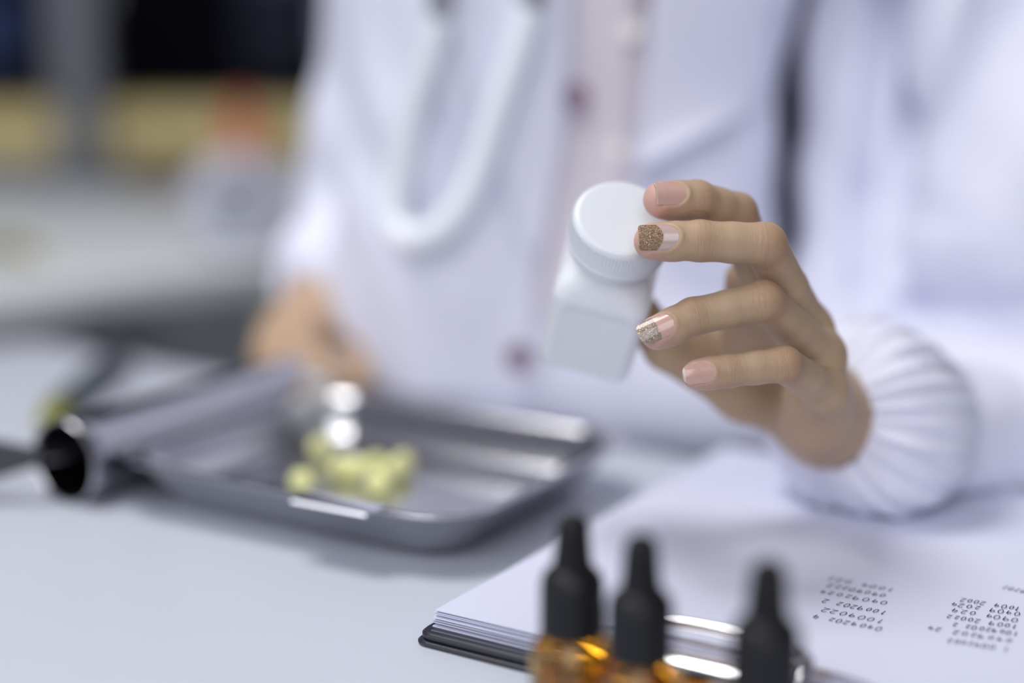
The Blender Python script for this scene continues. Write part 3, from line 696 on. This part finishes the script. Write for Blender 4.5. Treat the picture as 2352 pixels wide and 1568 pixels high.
# seat the nails: press the skin under each plate and raise a rim around it
pinkv = np.zeros(len(HV)); darkv = np.zeros(len(HV)); wr = np.zeros(len(HV)); fco = np.zeros((len(HV), 3))
Pd = palm_d(HV)
for fi, (k, f) in enumerate(FING.items()):
    T = A3(f['p'][3]); A_, S_, N_ = A3(f['A']), A3(f['S']), A3(f['N'])
    q = HV-T; y = q @ A_; x = q @ S_; z = q @ N_
    N = NAILS[k]; near = (np.abs(x) < .012) & (y > -.02) & (y < .012) & (z > -0.001)
    hwid = nail_outline(np.clip(y, N['y0'], N['y1']), N['y0'], N['y1'], N['W'], N['rb'], N['rc'])
    e = np.where(y < N['y0']+N['rb'], np.sqrt(np.maximum(x, 0)**2+0)*0+np.hypot(x/(N['W']/2), (y-(N['y0']+N['rb']))/N['rb'])-1, np.abs(x)/(N['W']/2)-1)*N['W']/2
    wy = np.clip((N['y1']-0.0016-y)/0.002, 0, 1); wy = wy*wy*(3-2*wy)
    zt = zn(k, x, y)
    ins = near & (e < 0)
    w_in = np.clip(-e/0.0006, 0, 1)
    rim = 0.00055*np.exp(-((e-0.0007)/0.0007)**2)
    z_in = zt-0.0004
    znew = np.where(ins, z+(z_in-z)*wy*w_in+rim*wy*(1-w_in), z+rim*wy)
    HV = HV+np.where(near & (e < 0.004), znew-z, 0)[:, None]*N_
    # coordinates along and around the finger
    p = [A3(v) for v in f['p']]; best = np.full(len(HV), 1e9); s = np.zeros(len(HV)); ang_ = np.zeros(len(HV)); nd = np.zeros(len(HV))
    for i in range(3):
        ba = p[i+1]-p[i]; L_ = np.linalg.norm(ba); t = (HV-p[i]) @ ba/L_**2; tc_ = np.clip(t, 0, 1.35 if i == 2 else 1)
        r_ = HV-p[i]-tc_[:, None]*ba; d = np.linalg.norm(r_, axis=1); m = d < best; best = np.where(m, d, best)
        s = np.where(m, f['L'][i]+tc_*L_, s)
        D_ = ba/L_; n_ = N_-D_*(N_ @ D_); n_ /= np.linalg.norm(n_); s2 = np.cross(D_, n_)
        aa = np.arctan2(r_ @ s2, r_ @ n_); ang_ = np.where(m, aa, ang_)
    own = np.clip((0.0125-best)/0.003, 0, 1)*np.clip((Pd-0.001)/0.003, 0, 1)
    own = np.where(best < 0.0135, own, 0)
    dorsal = np.clip((np.cos(ang_)+0.15)/0.6, 0, 1)
    g = lambda c, w: np.exp(-((s-c)/w)**2)
    sP, sD, sT = f['L'][1], f['L'][2], f['L'][3]
    prox = np.clip((sT+N['y0']-0.0015-s)/0.003, 0, 1)
    w_ = own*dorsal*prox*(1.0*g(sD-0.0005, .0045)+1.0*g(sP, .006)+0.25*((s > sP) & (s < sD))+0.06)
    wr = np.maximum(wr, np.clip(w_, 0, 1))
    darkv = np.maximum(darkv, own*dorsal*(0.42*g(sP-0.002, .0055)+0.25*g(sD, .004)))
    pinkv = np.maximum(pinkv, own*(0.85*np.clip((s-sT+0.008)/0.010, 0, 1)+0.45*np.clip(-np.cos(ang_), 0, 1)))
    sel = own > 0.02
    fco[sel] = np.stack([s/mm, ang_*7, np.full(len(s), fi*13.0)], 1)[sel]
pinkv = np.clip(np.maximum(pinkv, 0.75*np.clip(-(Pd-0.0005)/0.002, 0, 1)*0.6), 0, 1)

# ---- the other hand, pinching a clear scraper over the tray
OW = P(742, 660, .985)
def ohand_d(Q):
    back = [(P(700, 735, .945), 17), (P(655, 775, .915), 14)]
    d = capd(Q, OW, back[0][0], .021, .022)
    d = smin(d, capd(Q, P(735, 725, .95), P(665, 775, .915), .019, .015), .014)
    d = smin(d, capd(Q, P(640, 760, .925), P(615, 815, .905), .013, .011), .010)
    d = smin(d, capd(Q, P(750, 735, .945), P(785, 735, .93), .014, .012), .012)
    fs = [([P(655, 765, .915), P(640, 835, .880), P(690, 862, .845), P(734, 900, .815)], [11, 9.5, 8.5, 7.2]),     # pointing finger
          ([P(690, 745, .915), P(700, 800, .880), P(735, 850, .855), P(750, 903, .832)], [11, 9.6, 8.6, 7.2]),
          ([P(785, 735, .930), P(840, 800, .905), P(838, 865, .895), P(792, 880, .890)], [10.5, 9.0, 8.4, 7.6]),
          ([P(795, 755, .940), P(850, 815, .925), P(848, 860, .915), P(805, 880, .905)], [10, 9.0, 8.2, 7.2]),
          ([P(745, 760, .940), P(770, 850, .920), P(770, 885, .895), P(754, 905, .880)], [11, 9.0, 8.5, 7.6])]
    o_ = d
    for pts, r in fs: o_ = np.minimum(o_, smin(chain(Q, pts, [x*mm for x in r], .002), d, .004))
    return o_
OV, OQ = polygonize(ohand_d, A3(P(700, 800, .915))-np.array([.085, .11, .075]), A3(P(700, 800, .915))+np.array([.085, .12, .075]), 0.0016)

# ---- clothing and trunk
TCx = Vector((0.030, 0.932, 0)); tr = math.radians(-12); TX = Vector((math.cos(tr), math.sin(tr), 0)); TY = Vector((-TX.y, TX.x, 0)); UZ = Vector((0, 0, 1))
def tp(x, y, z): return TCx+TX*x+TY*y+UZ*z
LSH, RSH = tp(0.225, -0.01, 1.11), tp(-0.095, 0.02, 1.11)      # image-right and image-left shoulders
REL = P(870, 500, 1.08)
def torso_d(Q, g=0.0):
    d = elld(Q, tp(0, 0, 1.03), (TX, TY, UZ), (.145+g, .105+g, .15+g))
    d = smin(d, elld(Q, tp(0, 0.0, .80), (TX, TY, UZ), (.150+g, .105+g, .20+g)), .06)
    d = smin(d, elld(Q, tp(0, 0.0, .58), (TX, TY, UZ), (.175+g, .12+g, .12+g)), .06)
    d = smin(d, capd(Q, tp(-.13, 0.01, 1.12), tp(.14, 0.0, 1.12), .052+g, .052+g), .05)
    d = smin(d, capd(Q, tp(0, 0.01, 1.12), tp(0, 0.0, 1.22), .055, .05), .03)
    return d
def body_d(Q):
    d = torso_d(Q, -0.016)
    d = smin(d, capd(Q, LSH, ELB, .042, .034), .02); d = smin(d, capd(Q, ELB, PH(2060, 985, .69), .034, .022), .01)
    d = smin(d, capd(Q, RSH, REL, .042, .034), .02); d = smin(d, capd(Q, REL, OW, .034, .021), .01)
    for sx, hx in ((-1, -.09), (1, .09)):
        d = smin(d, capd(Q, tp(hx, 0, .55), tp(hx*1.2, -.40, .54), .075, .052), .03)
        d = smin(d, capd(Q, tp(hx*1.2, -.40, .54), tp(hx*1.2, -.38, .09), .050, .034), .02)
    # neck and head with a face
    d = smin(d, capd(Q, tp(0, .01, 1.17), tp(0, -.01, 1.27), .050, .050), .02)
    hc = tp(0, -.035, 1.365)
    d = smin(d, elld(Q, hc, (TX, TY, UZ), (.073, .092, .105)), .02)
    d = smin(d, elld(Q, tp(0, -.07, 1.305), (TX, TY, UZ), (.045, .05, .045)), .025)
    d = smin(d, capd(Q, tp(0, -.122, 1.372), tp(0, -.142, 1.335), .007, .011), .008)
    for s_ in (-1, 1):
        d = smax(d, -elld(Q, tp(s_*.031, -.132, 1.368), (TX, TY, UZ), (.017, .012, .010)), .008)
        d = smin(d, elld(Q, tp(s_*.031, -.109, 1.368), (TX, TY, UZ), (.014, .012, .010)), .002)
        d = smin(d, elld(Q, tp(s_*.075, -.03, 1.35), (TX, TY, UZ), (.010, .018, .03)), .006)
    d = smin(d, elld(Q, tp(0, -.120, 1.302), (TX, TY, UZ), (.024, .010, .0045)), .003)
    d = smin(d, elld(Q, tp(0, -.119, 1.293), (TX, TY, UZ), (.020, .010, .005)), .003)
    return d
BV, BQ = polygonize(body_d, (-.30, .40, .04), (.52, 1.12, 1.50), 0.0075, lip=2.0)
def relax(a_, Qs, it):      # spread a vertex value over its neighbours
    E_ = np.concatenate([Qs[:, [0, 1]], Qs[:, [1, 2]], Qs[:, [2, 3]], Qs[:, [3, 0]]]); n_ = np.bincount(E_.ravel(), minlength=len(a_))+1.0
    for _ in range(it): a_ = (a_+np.bincount(E_[:, 0], a_[E_[:, 1]], len(a_))+np.bincount(E_[:, 1], a_[E_[:, 0]], len(a_)))/n_
    return a_
pinkv, darkv, wr = relax(pinkv, HQ, 14), relax(darkv, HQ, 10), relax(wr, HQ, 8)
V = np.concatenate([HV, OV, BV]); Qd = np.concatenate([HQ, OQ+len(HV), BQ+len(HV)+len(OV)])
z1 = np.zeros(len(OV)+len(BV))
person = np_mesh('person', V, Qd, m_skin, None, {'pink': ('FLOAT', np.concatenate([pinkv, z1+0.12])), 'dark': ('FLOAT', np.concatenate([darkv, z1])),
     'wr': ('FLOAT', np.concatenate([wr, z1])), 'fcoord': ('FLOAT_VECTOR', np.concatenate([fco, np.zeros((len(z1), 3))]))})
tag(person, 'seated person in white lab coat holding up a white pill bottle', 'person')

# ---- nails
for k, N in NAILS.items():
    f = FING[k]; ny, nx = 30, 14; ys = N['y0']+(N['y1']-N['y0'])*(0.5-0.5*np.cos(np.linspace(0, math.pi, ny)))
    ys[0] += 2e-5; ys[-1] -= 2e-5
    def plate(name, fa, fb, off, th, m, parent, curve=0.0, inset=0.0):
        V = []; Fc = []; yy = np.linspace(0, 1, ny)
        for side in (1, 0):
            for a in yy:
                for b in np.linspace(-1, 1, nx):
                    ta = fa-curve*(1-b*b)*0 + a*(fb-fa)
                    # rounded inner border of painted tip
                    ta = ta - curve*(1-a)*(1-b*b)
                    y_ = N['y0']+(N['y1']-N['y0'])*np.clip(ta, 0.0008, 0.9992)
                    h_ = max(1e-5, float(nail_outline(np.array([y_]), N['y0'], N['y1'], N['W'], N['rb'], N['rc'])[0])-inset)
                    x_ = b*h_; z_ = float(zn(k, x_, y_))+off-(0 if side else th)
                    p_ = f['p'][3]+f['A']*y_+f['S']*x_+f['N']*z_; V.append(tuple(p_))
        n0 = ny*nx; I = lambda s, i, j: s*n0+i*nx+j
        for i in range(ny-1):
            for j in range(nx-1):
                Fc.append((I(0, i, j), I(0, i+1, j), I(0, i+1, j+1), I(0, i, j+1))); Fc.append((I(1, i, j+1), I(1, i+1, j+1), I(1, i+1, j), I(1, i, j)))
            Fc.append((I(0, i+1, 0), I(0, i, 0), I(1, i, 0), I(1, i+1, 0))); Fc.append((I(0, i, nx-1), I(0, i+1, nx-1), I(1, i+1, nx-1), I(1, i, nx-1)))
        for j in range(nx-1):
            Fc.append((I(0, 0, j), I(0, 0, j+1), I(1, 0, j+1), I(1, 0, j))); Fc.append((I(0, ny-1, j+1), I(0, ny-1, j), I(1, ny-1, j), I(1, ny-1, j+1)))
        bm = bmesh.new(); vs = [bm.verts.new(v) for v in V]
        for q_ in Fc: bm.faces.new([vs[i] for i in q_])
        return from_bm(name, bm, m, parent, True, 60)
    nl = plate('fingernail', 0, 1, 0.0, 0.00045, m_nail2 if k == 'middle' else m_nail, person)
    nl['label'] = {'index': 'bare natural fingernail of the forefinger', 'middle': 'fingernail with matt bronze glitter tip', 'ring': 'long fingernail with champagne glitter tip', 'pinky': 'bare glossy pink fingernail of the little finger'}[k]
    if k == 'middle': plate('glitter_tip', 0.56, 1, 0.00028, 0.0003, m_gl1, nl, curve=0.16)
    elif k == 'ring': plate('glitter_tip', 0.48, 1, 0.00022, 0.00025, m_gl2, nl, curve=0.02)
    else: plate('free_edge', 0.965 if k == 'index' else 0.92, 1.0, 0.00006, 0.0005, m_nailw, nl, curve=-0.02 if k == 'index' else 0.0)

# ---- lab coat
def noise_fold(Q):
    x, y, z = Q[:, 0], Q[:, 1], Q[:, 2]
    w = x*0.9+z*0.25
    return 1.35*(0.0030*np.sin(w*62+2.2*np.sin(z*9+1)+y*8)+0.0022*np.sin(w*31-z*14+1.3*np.sin(z*17))+0.0014*np.sin(x*110+z*40+2*np.sin(z*21)))
def interp_px(pts, z, depth):
    zz = [P(px, py, depth).z for px, py in pts]; xx = [P(px, py, depth).x for px, py in pts]
    o_ = np.argsort(zz); return np.interp(z, np.array(zz)[o_], np.array(xx)[o_])
OPL = [(1312, -150), (1312, 0), (1300, 250), (1240, 600), (1175, 870), (1130, 1050), (1120, 1400)]
OPR = [(1520, -150), (1500, 0), (1480, 200), (1450, 390), (1440, 600), (1440, 900), (1430, 1400)]
ELW = P(2640, 1040, .79)
def coat_d(Q):
    d = torso_d(Q, 0.004)
    d = d+noise_fold(Q)
    # skirt of the coat over the lap
    d = smin(d, capd(Q, tp(-.11, -.02, .60), tp(-.13, -.10, .56), .085, .085), .05)
    d = smin(d, capd(Q, tp(.11, -.02, .60), tp(.13, -.10, .56), .085, .085), .05)
    xl, xr = interp_px(OPL, Q[:, 2], .86), interp_px(OPR, Q[:, 2], .86)
    strip = np.maximum(np.maximum(xl-Q[:, 0], Q[:, 0]-xr), (Q-A3(TCx)) @ A3(TY)+0.02)
    d = smax(d, -strip, .004)
    d = smin(d, elld(Q, tp(0, -.09, .62), (TX, TY, UZ), (.20, .15, .095)), .04)
    ed = lambda s_, z, o: TC+UT*s_+VT*o+UZ*z
    d = smin(d, capd(Q, ed(.36, .775, .062), ed(.80, .775, .060), .050, .050), .035)
    d = np.maximum(d, -torso_d(Q, -0.012))
    d = np.maximum(d, Q[:, 2]-1.16)
    # image-right side: hanging cloth beside the trunk, then the upper arm
    dr = capd(Q, P(2070, -160, .91), P(1995, 760, .86), .060, .047)+0.6*noise_fold(Q)
    dr = smin(dr, capd(Q, P(2010, 760, .86), P(2080, 1080, .80), .046, .05), .03)
    a_ = smin(capd(Q, LSH+Vector((0.02, -.02, 0)), P(2330, 420, .80), .070, .068), capd(Q, P(2330, 420, .80), ELW, .068, .050), .03)+0.8*noise_fold(Q)
    a_ = smin(a_, capd(Q, P(2250, 500, .84), P(2230, 860, .80), .04, .03), .03)
    f_ = capd(Q, ELW, P(2080, 975, .690), .044, .043)+0.5*noise_fold(Q)
    arm = smin(a_, f_, .015); arm = smin(arm, dr, .006)
    def groove(p0, p1, dep, wid, amp):
        a0, a1 = A3(P(*p0, dep)), A3(P(*p1, dep)); a0[1] = a1[1] = 0; q2 = Q.copy(); q2[:, 1] = 0
        return amp*np.exp(-(capd(q2, a0, a1, 0, 0)/wid)**2)
    arm = arm+groove((2140, -60), (2052, 700), .76, .009, .018)+groove((2330, -40), (2170, 480), .74, .016, .022)+groove((2500, 690), (2160, 775), .74, .012, .011)+groove((1960, -60), (1935, 560), .82, .012, .005)
    # image-left sleeve
    l_ = smin(capd(Q, RSH, P(890, 330, 1.03), .060, .056), capd(Q, P(890, 330, 1.03), REL, .056, .056), .03)
    l_ = smin(l_, capd(Q, REL, P(765, 640, .985), .058, .036), .03)+0.6*noise_fold(Q)
    d = np.minimum(smin(d, l_, .012), arm)
    slab = np.maximum(np.maximum(-(over_table(Q)+0.003), np.abs(Q[:, 2]-(TZ-0.009))-0.0216), -(over_table(Q)+0.003))
    return smax(d, -slab, .004)
CV, CQ = polygonize(coat_d, (-.28, .52, .46), (.47, 1.12, 1.20), 0.0040, lip=2.2)
def rest(V, zmin):
    m = over_table(V) > -0.004; V[m, 2] = np.maximum(V[m, 2], zmin); return V
coat = np_mesh('lab_coat', CV, CQ, m_coat, person)
# shirt
def shirt_d(Q): return np.maximum(torso_d(Q, -0.008)+0.5*noise_fold(Q), Q[:, 2]-1.14)
SV, SQ = polygonize(shirt_d, (-.16, .80, .46), (.25, 1.10, 1.17), 0.006, lip=2.2)
shirt = np_mesh('shirt', SV, SQ, m_shirt, person)
# trousers and shoes, hair
def trou_d(Q):
    d = None
    for hx in (-.09, .09):
        e = smin(capd(Q, tp(hx, 0, .55), tp(hx*1.2, -.40, .54), .084, .062), capd(Q, tp(hx*1.2, -.40, .54), tp(hx*1.2, -.38, .12), .060, .048), .02); d = e if d is None else smin(d, e, .03)
    return d+noise_fold(Q)
V_, Q_ = polygonize(trou_d, (-.25, .35, .04), (.40, 1.10, .68), 0.011, lip=2.2)
np_mesh('trousers', V_, Q_, m_trouser, person)
for hx in (-.108, .108):
    c = tp(hx, -.42, 0)
    f_ = lambda Q, c=c: smin(capd(Q, c+TY*0.06+UZ*0.045, c-TY*0.10+UZ*0.038, .040, .034), capd(Q, c+TY*.04+UZ*.06, c+TY*.04+UZ*.09, .038, .036), .02)
    V_, Q_ = polygonize(lambda Q: np.maximum(f_(Q), 0.002-Q[:, 2]), A3(c)-np.array([.16, .2, .01]), A3(c)+np.array([.16, .2, .16]), 0.006)
    np_mesh('shoe', V_, Q_, m_black, person)
def hair_d(Q):
    d = elld(Q, tp(0, -.01, 1.385), (TX, TY, UZ), (.088, .098, .105))
    d = smin(d, capd(Q, tp(0, .055, 1.36), tp(0, .10, 1.12), .065, .03), .03)
    return smax(d, -elld(Q, tp(0, -.13, 1.32), (TX, TY, UZ), (.066, .085, .095)), .01)
V_, Q_ = polygonize(hair_d, (-.15, .80, 1.04), (.25, 1.15, 1.53), 0.007)
np_mesh('hair', V_, Q_, m_hair, person)

# surface points of the coat under given pixels, for cloth laid on it
def onto(f, pts, start=0.72):
    D = np.array([A3((Vector(P(px, py, 1.0))-Vector((0, 0, CAMZ)))) for px, py in pts]); t = np.full(len(pts), start)
    for _ in range(90):
        Q = np.array([0, 0, CAMZ])+D*t[:, None]; t = t+np.clip(f(Q), -0.01, 0.03)*0.6
    Q = np.array([0, 0, CAMZ])+D*t[:, None]; return Q
def ruled(name, Lp, Rp, nu_, nv_, f, off, th, m, parent, curl=None):
    def res(pl_, n):
        v = [Vector((a, b, 0)) for a, b in pl_]; s_ = smoothpath(v, 6); return [s_[int(round(i*(len(s_)-1)/(n-1)))] for i in range(n)]
    Lr, Rr = res(Lp, nv_), res(Rp, nv_); pts = []
    for i in range(nv_):
        for j in range(nu_): q_ = Lr[i].lerp(Rr[i], j/(nu_-1)); pts.append((q_.x, q_.y))
    Q = onto(f, pts)
    V = []
    for i, q_ in enumerate(Q):
        r_, c_ = divmod(i, nu_); b_ = Vector(q_)+CZ*(off+(curl(r_/(nv_-1), c_/(nu_-1)) if curl else 0)); V.append(tuple(b_))
    Fc = [(i*nu_+j, i*nu_+j+1, (i+1)*nu_+j+1, (i+1)*nu_+j) for i in range(nv_-1) for j in range(nu_-1)]
    o = from_np(name, V, Fc, m, parent); md = o.modifiers.new('solid', 'SOLIDIFY'); md.thickness = th; md.offset = 0
    sb = o.modifiers.new('sub', 'SUBSURF'); sb.levels = 1; sb.render_levels = 1
    return o
trunk = lambda Q: torso_d(Q, 0.006)
ruled('lapel', [(1495, -90), (1488, 100), (1475, 250), (1452, 392)], [(1730, -90), (1790, 40), (1842, 172), (1720, 262), (1580, 335), (1462, 392)], 16, 22, trunk, 0.006, 0.003, m_coat, coat,
      curl=lambda a, b: 0.019*b**2*(0.5+a*0.5))
ruled('lapel', [(985, -90), (1030, 60), (1130, 330), (1205, 560)], [(1312, -90), (1306, 60), (1290, 330), (1235, 600)], 16, 22, trunk, 0.003, 0.003, m_coat, coat)
def button_or_shade(name, px, py, f, m, parent, r=0.0055, off=0.002):
    q_ = Vector(onto(f, [(px, py)])[0])+CZ*off; rot = CZ.to_track_quat('Z', 'Y').to_matrix().to_4x4()
    lathe(name, [(0.0001, 0), (r, 0), (r*1.05, 0.001), (r, 0.002), (r*0.7, 0.0016), (0.0001, 0.0016)], m, parent, Matrix.Translation(q_) @ rot, 24, False, False)
m_pearl = mat('pearl_button', srgb(238, 234, 228), 0.2, 0, 0.03, 200)
for px, py in ((1445, 75), (1412, 345), (1370, 930)): button_or_shade('button_or_shade', px, py, lambda Q: torso_d(Q, -0.006), m_pearl, shirt, 0.0055, 0.004)
for px, py in ((1322, 225), (1192, 820)): button_or_shade('button_or_shade', px, py, trunk, m_mauve_shade, coat, 0.0075, 0.004)  # mauve discs stand in for shadows along the coat edge, not real buttons
ruled('placket', [(1385, -90), (1370, 300), (1320, 700), (1290, 1050)], [(1450, -90), (1425, 300), (1385, 700), (1350, 1050)], 6, 20, lambda Q: torso_d(Q, -0.006), 0.003, 0.0015, m_shirt, shirt)
ruled('ribbon_knot', [(1465, -60), (1480, 12)], [(1545, -60), (1522, 12)], 8, 8, lambda Q: torso_d(Q, -0.002), 0.005, 0.006, mat('dusky_red_satin', srgb(140, 82, 95), 0.4), shirt)

# gathered cuffs
def cuff(c, e, prof, nr, amp, name='gathered_cuff', seed=0, clampz=None):
    a = (e-c).normalized(); x = a.cross(UZ).normalized(); y = a.cross(x); n = 220; rings = []; rnd = random.Random(seed)
    ph = [rnd.uniform(0, 6.28) for _ in range(8)]
    for t_, r_, g in prof:
        ring = []
        for j in range(n):
            th_ = 2*math.pi*j/n
            w = math.sin(nr*th_+1.4*math.sin(3*th_+ph[0])+ph[1]+t_*45)+0.6*math.sin((nr*1.7//1)*th_+ph[2]-t_*60)+0.5*math.sin(5*th_+ph[3]+t_*30)
            w *= 0.35+0.75*abs(math.sin(2.3*th_+ph[5]+t_*25)*math.cos(3.7*th_+ph[6]-t_*18))
            rr2 = r_+amp*1.35*g*w+0.0022*g*math.sin(3*th_+ph[7]+t_*40)
            p_ = c+a*(t_+0.0015*g*math.sin(7*th_+ph[4]))+x*rr2*math.cos(th_)+y*rr2*math.sin(th_)
            if clampz and over_table(A3(p_)[None])[0] > -0.004: p_.z = max(p_.z, clampz)
            ring.append(p_)
        rings.append(ring)
    return loft(name, rings, m_coat, coat, True, False, False, True)
def dense(prof, k=5):
    out = []
    for i in range(len(prof)-1):
        for j in range(k): out.append(tuple(prof[i][q_]+(prof[i+1][q_]-prof[i][q_])*(j/k) for q_ in range(3)))
    return out+[prof[-1]]
wc = PH(1898, 958, .648); wd = PH(2080, 985, .695)
cuff(wc, wd, dense([(0.010, 0.0215, 0.3), (0.004, 0.0222, 0.4), (0.0, 0.0230, 0.5), (0.002, 0.0265, 0.8), (0.006, 0.032, 1.0), (0.012, 0.0385, 1.1), (0.020, 0.0435, 1.1), (0.030, 0.0465, 1.0), (0.040, 0.0465, 0.8), (0.050, 0.0445, 0.6), (0.062, 0.041, 0.4)], 4),
     25, 0.0016, seed=3, clampz=TZ+0.0128)
oc = P(722, 690, .966); od = P(772, 600, 1.0)
cuff(oc, od, dense([(0.008, 0.021, 0.3), (0.0, 0.0235, 0.5), (0.006, 0.030, 1.0), (0.018, 0.037, 1.0), (0.035, 0.040, 0.7), (0.05, 0.038, 0.4)], 3), 13, 0.0018, seed=9)

# stethoscope tubing hanging on the chest
st = empty('stethoscope', tp(0, 0, 1.12)); tag(st, 'pale grey stethoscope tubing looped over the front of the lab coat', 'stethoscope')
def ste(pts, off):
    q_ = onto(trunk, [(a, b) for a, b in pts]); return [Vector(v)+CZ*off-st.location for v in q_]
path = smoothpath(ste([(1218, 30), (1185, 140), (1140, 270), (1098, 400), (1052, 490), (995, 540), (940, 548), (912, 500), (922, 400), (948, 270), (985, 150), (1010, 50)], 0.016), 8)
tube('tubing', path, 0.0088, m_tubing, st, 20)
for (a, b) in (((1236, -90), (1218, 34)), ((1030, -90), (1009, 55))):
    q_ = ste([a, b], 0.016); tube('ear_tube', [q_[0], q_[0].lerp(q_[1], 0.5), q_[1]], 0.0066, m_steel2, st, 16)
    c_ = q_[0]+Vector((0, 0.01, 0.06)); nk = tp(0.06 if a[0] > 1100 else -0.06, 0.02, 1.20)-st.location
    tube('neck_tube', smoothpath([q_[0], c_, nk], 6), 0.006, m_tubing, st, 12)

# clear scraper in the fingers
r = empty('pill_scraper', P(728, 948, .792)); tag(r, 'small clear plastic scraper pinched in the fingers above the tray', 'scraper')
Rm = CZ.to_track_quat('Z', 'Y').to_matrix().to_4x4() @ Matrix.Rotation(math.radians(35), 4, 'X')
def plate3(name, w, h, th, cx, cy, m, cz=0.0):
    rings = [[Rm @ Vector((x, y, z+cz)) for x, y in rrect(w-2*i, h-2*i, min(w, h)*0.4-i, 8, (cx, cy))] for i, z in ((0.0008, -th/2), (0, -th/2+0.0008), (0, th/2-0.0008), (0.0008, th/2))]
    return loft(name, rings, m, r, sharp=70)
plate3('paddle', 0.036, 0.022, 0.006, 0, -0.002, m_clear)
plate3('grip', 0.014, 0.020, 0.007, 0.002, 0.016, m_clear)
plate3('rim', 0.022, 0.014, 0.010, -0.004, -0.002, mat('frosted_plastic', srgb(176, 180, 186), 0.6, Transmission_Weight=0.4))

# office chair behind the person
ch = empty('office_chair', tp(0, 0.02, 0)); ch.rotation_euler = (0, 0, tr); tag(ch, 'black office chair the person in the lab coat sits on', 'chair')
loft('seat', [[(x, y, z) for x, y in rrect(0.50-2*i, 0.48-2*i, 0.08-i, 8, (0, -0.04))] for i, z in ((0.02, .40), (0, .42), (0, .445), (0.02, .46))], m_dark, ch)
bk = []
for z, yy, w in ((.60, .185, .30), (.62, .175, .36), (.80, .165, .42), (1.0, .17, .44), (1.13, .19, .42), (1.17, .20, .36)):
    bk.append([(x, yy+y-0.10*(x/0.3)**2+0.02, z) for x, y in rrect(w, 0.045, 0.02, 5)])
loft('backrest', bk, mat('slate_blue_fabric', srgb(62, 66, 84), 0.9), ch)
tube('back_stem', [(0, .22, .62), (0, .24, .5), (0, .14, .39)], 0.018, m_dark, ch)
tube('gas_column', [(0, -.04, .40), (0, -.04, .09)], 0.025, m_steel2, ch)
for k in range(5):
    a = k*2*math.pi/5; e_ = Vector((math.cos(a)*.27, -.04+math.sin(a)*.27, .06))
    lg = tube('leg', [(0, -.04, .10), e_], [0.024, 0.014], m_dark, ch)
    Mc = Matrix.Translation(e_+Vector((0, 0, -.032))) @ Matrix.Rotation(a, 4, 'Z') @ Matrix.Rotation(math.pi/2, 4, 'Y') @ Matrix.Translation((0, 0, -.012))
    lathe('caster', [(0.0001, 0), (.024, 0), (.027, .004), (.027, .020), (.024, .024), (.0001, .024)], m_dark, lg, Mc, 24, False, False)
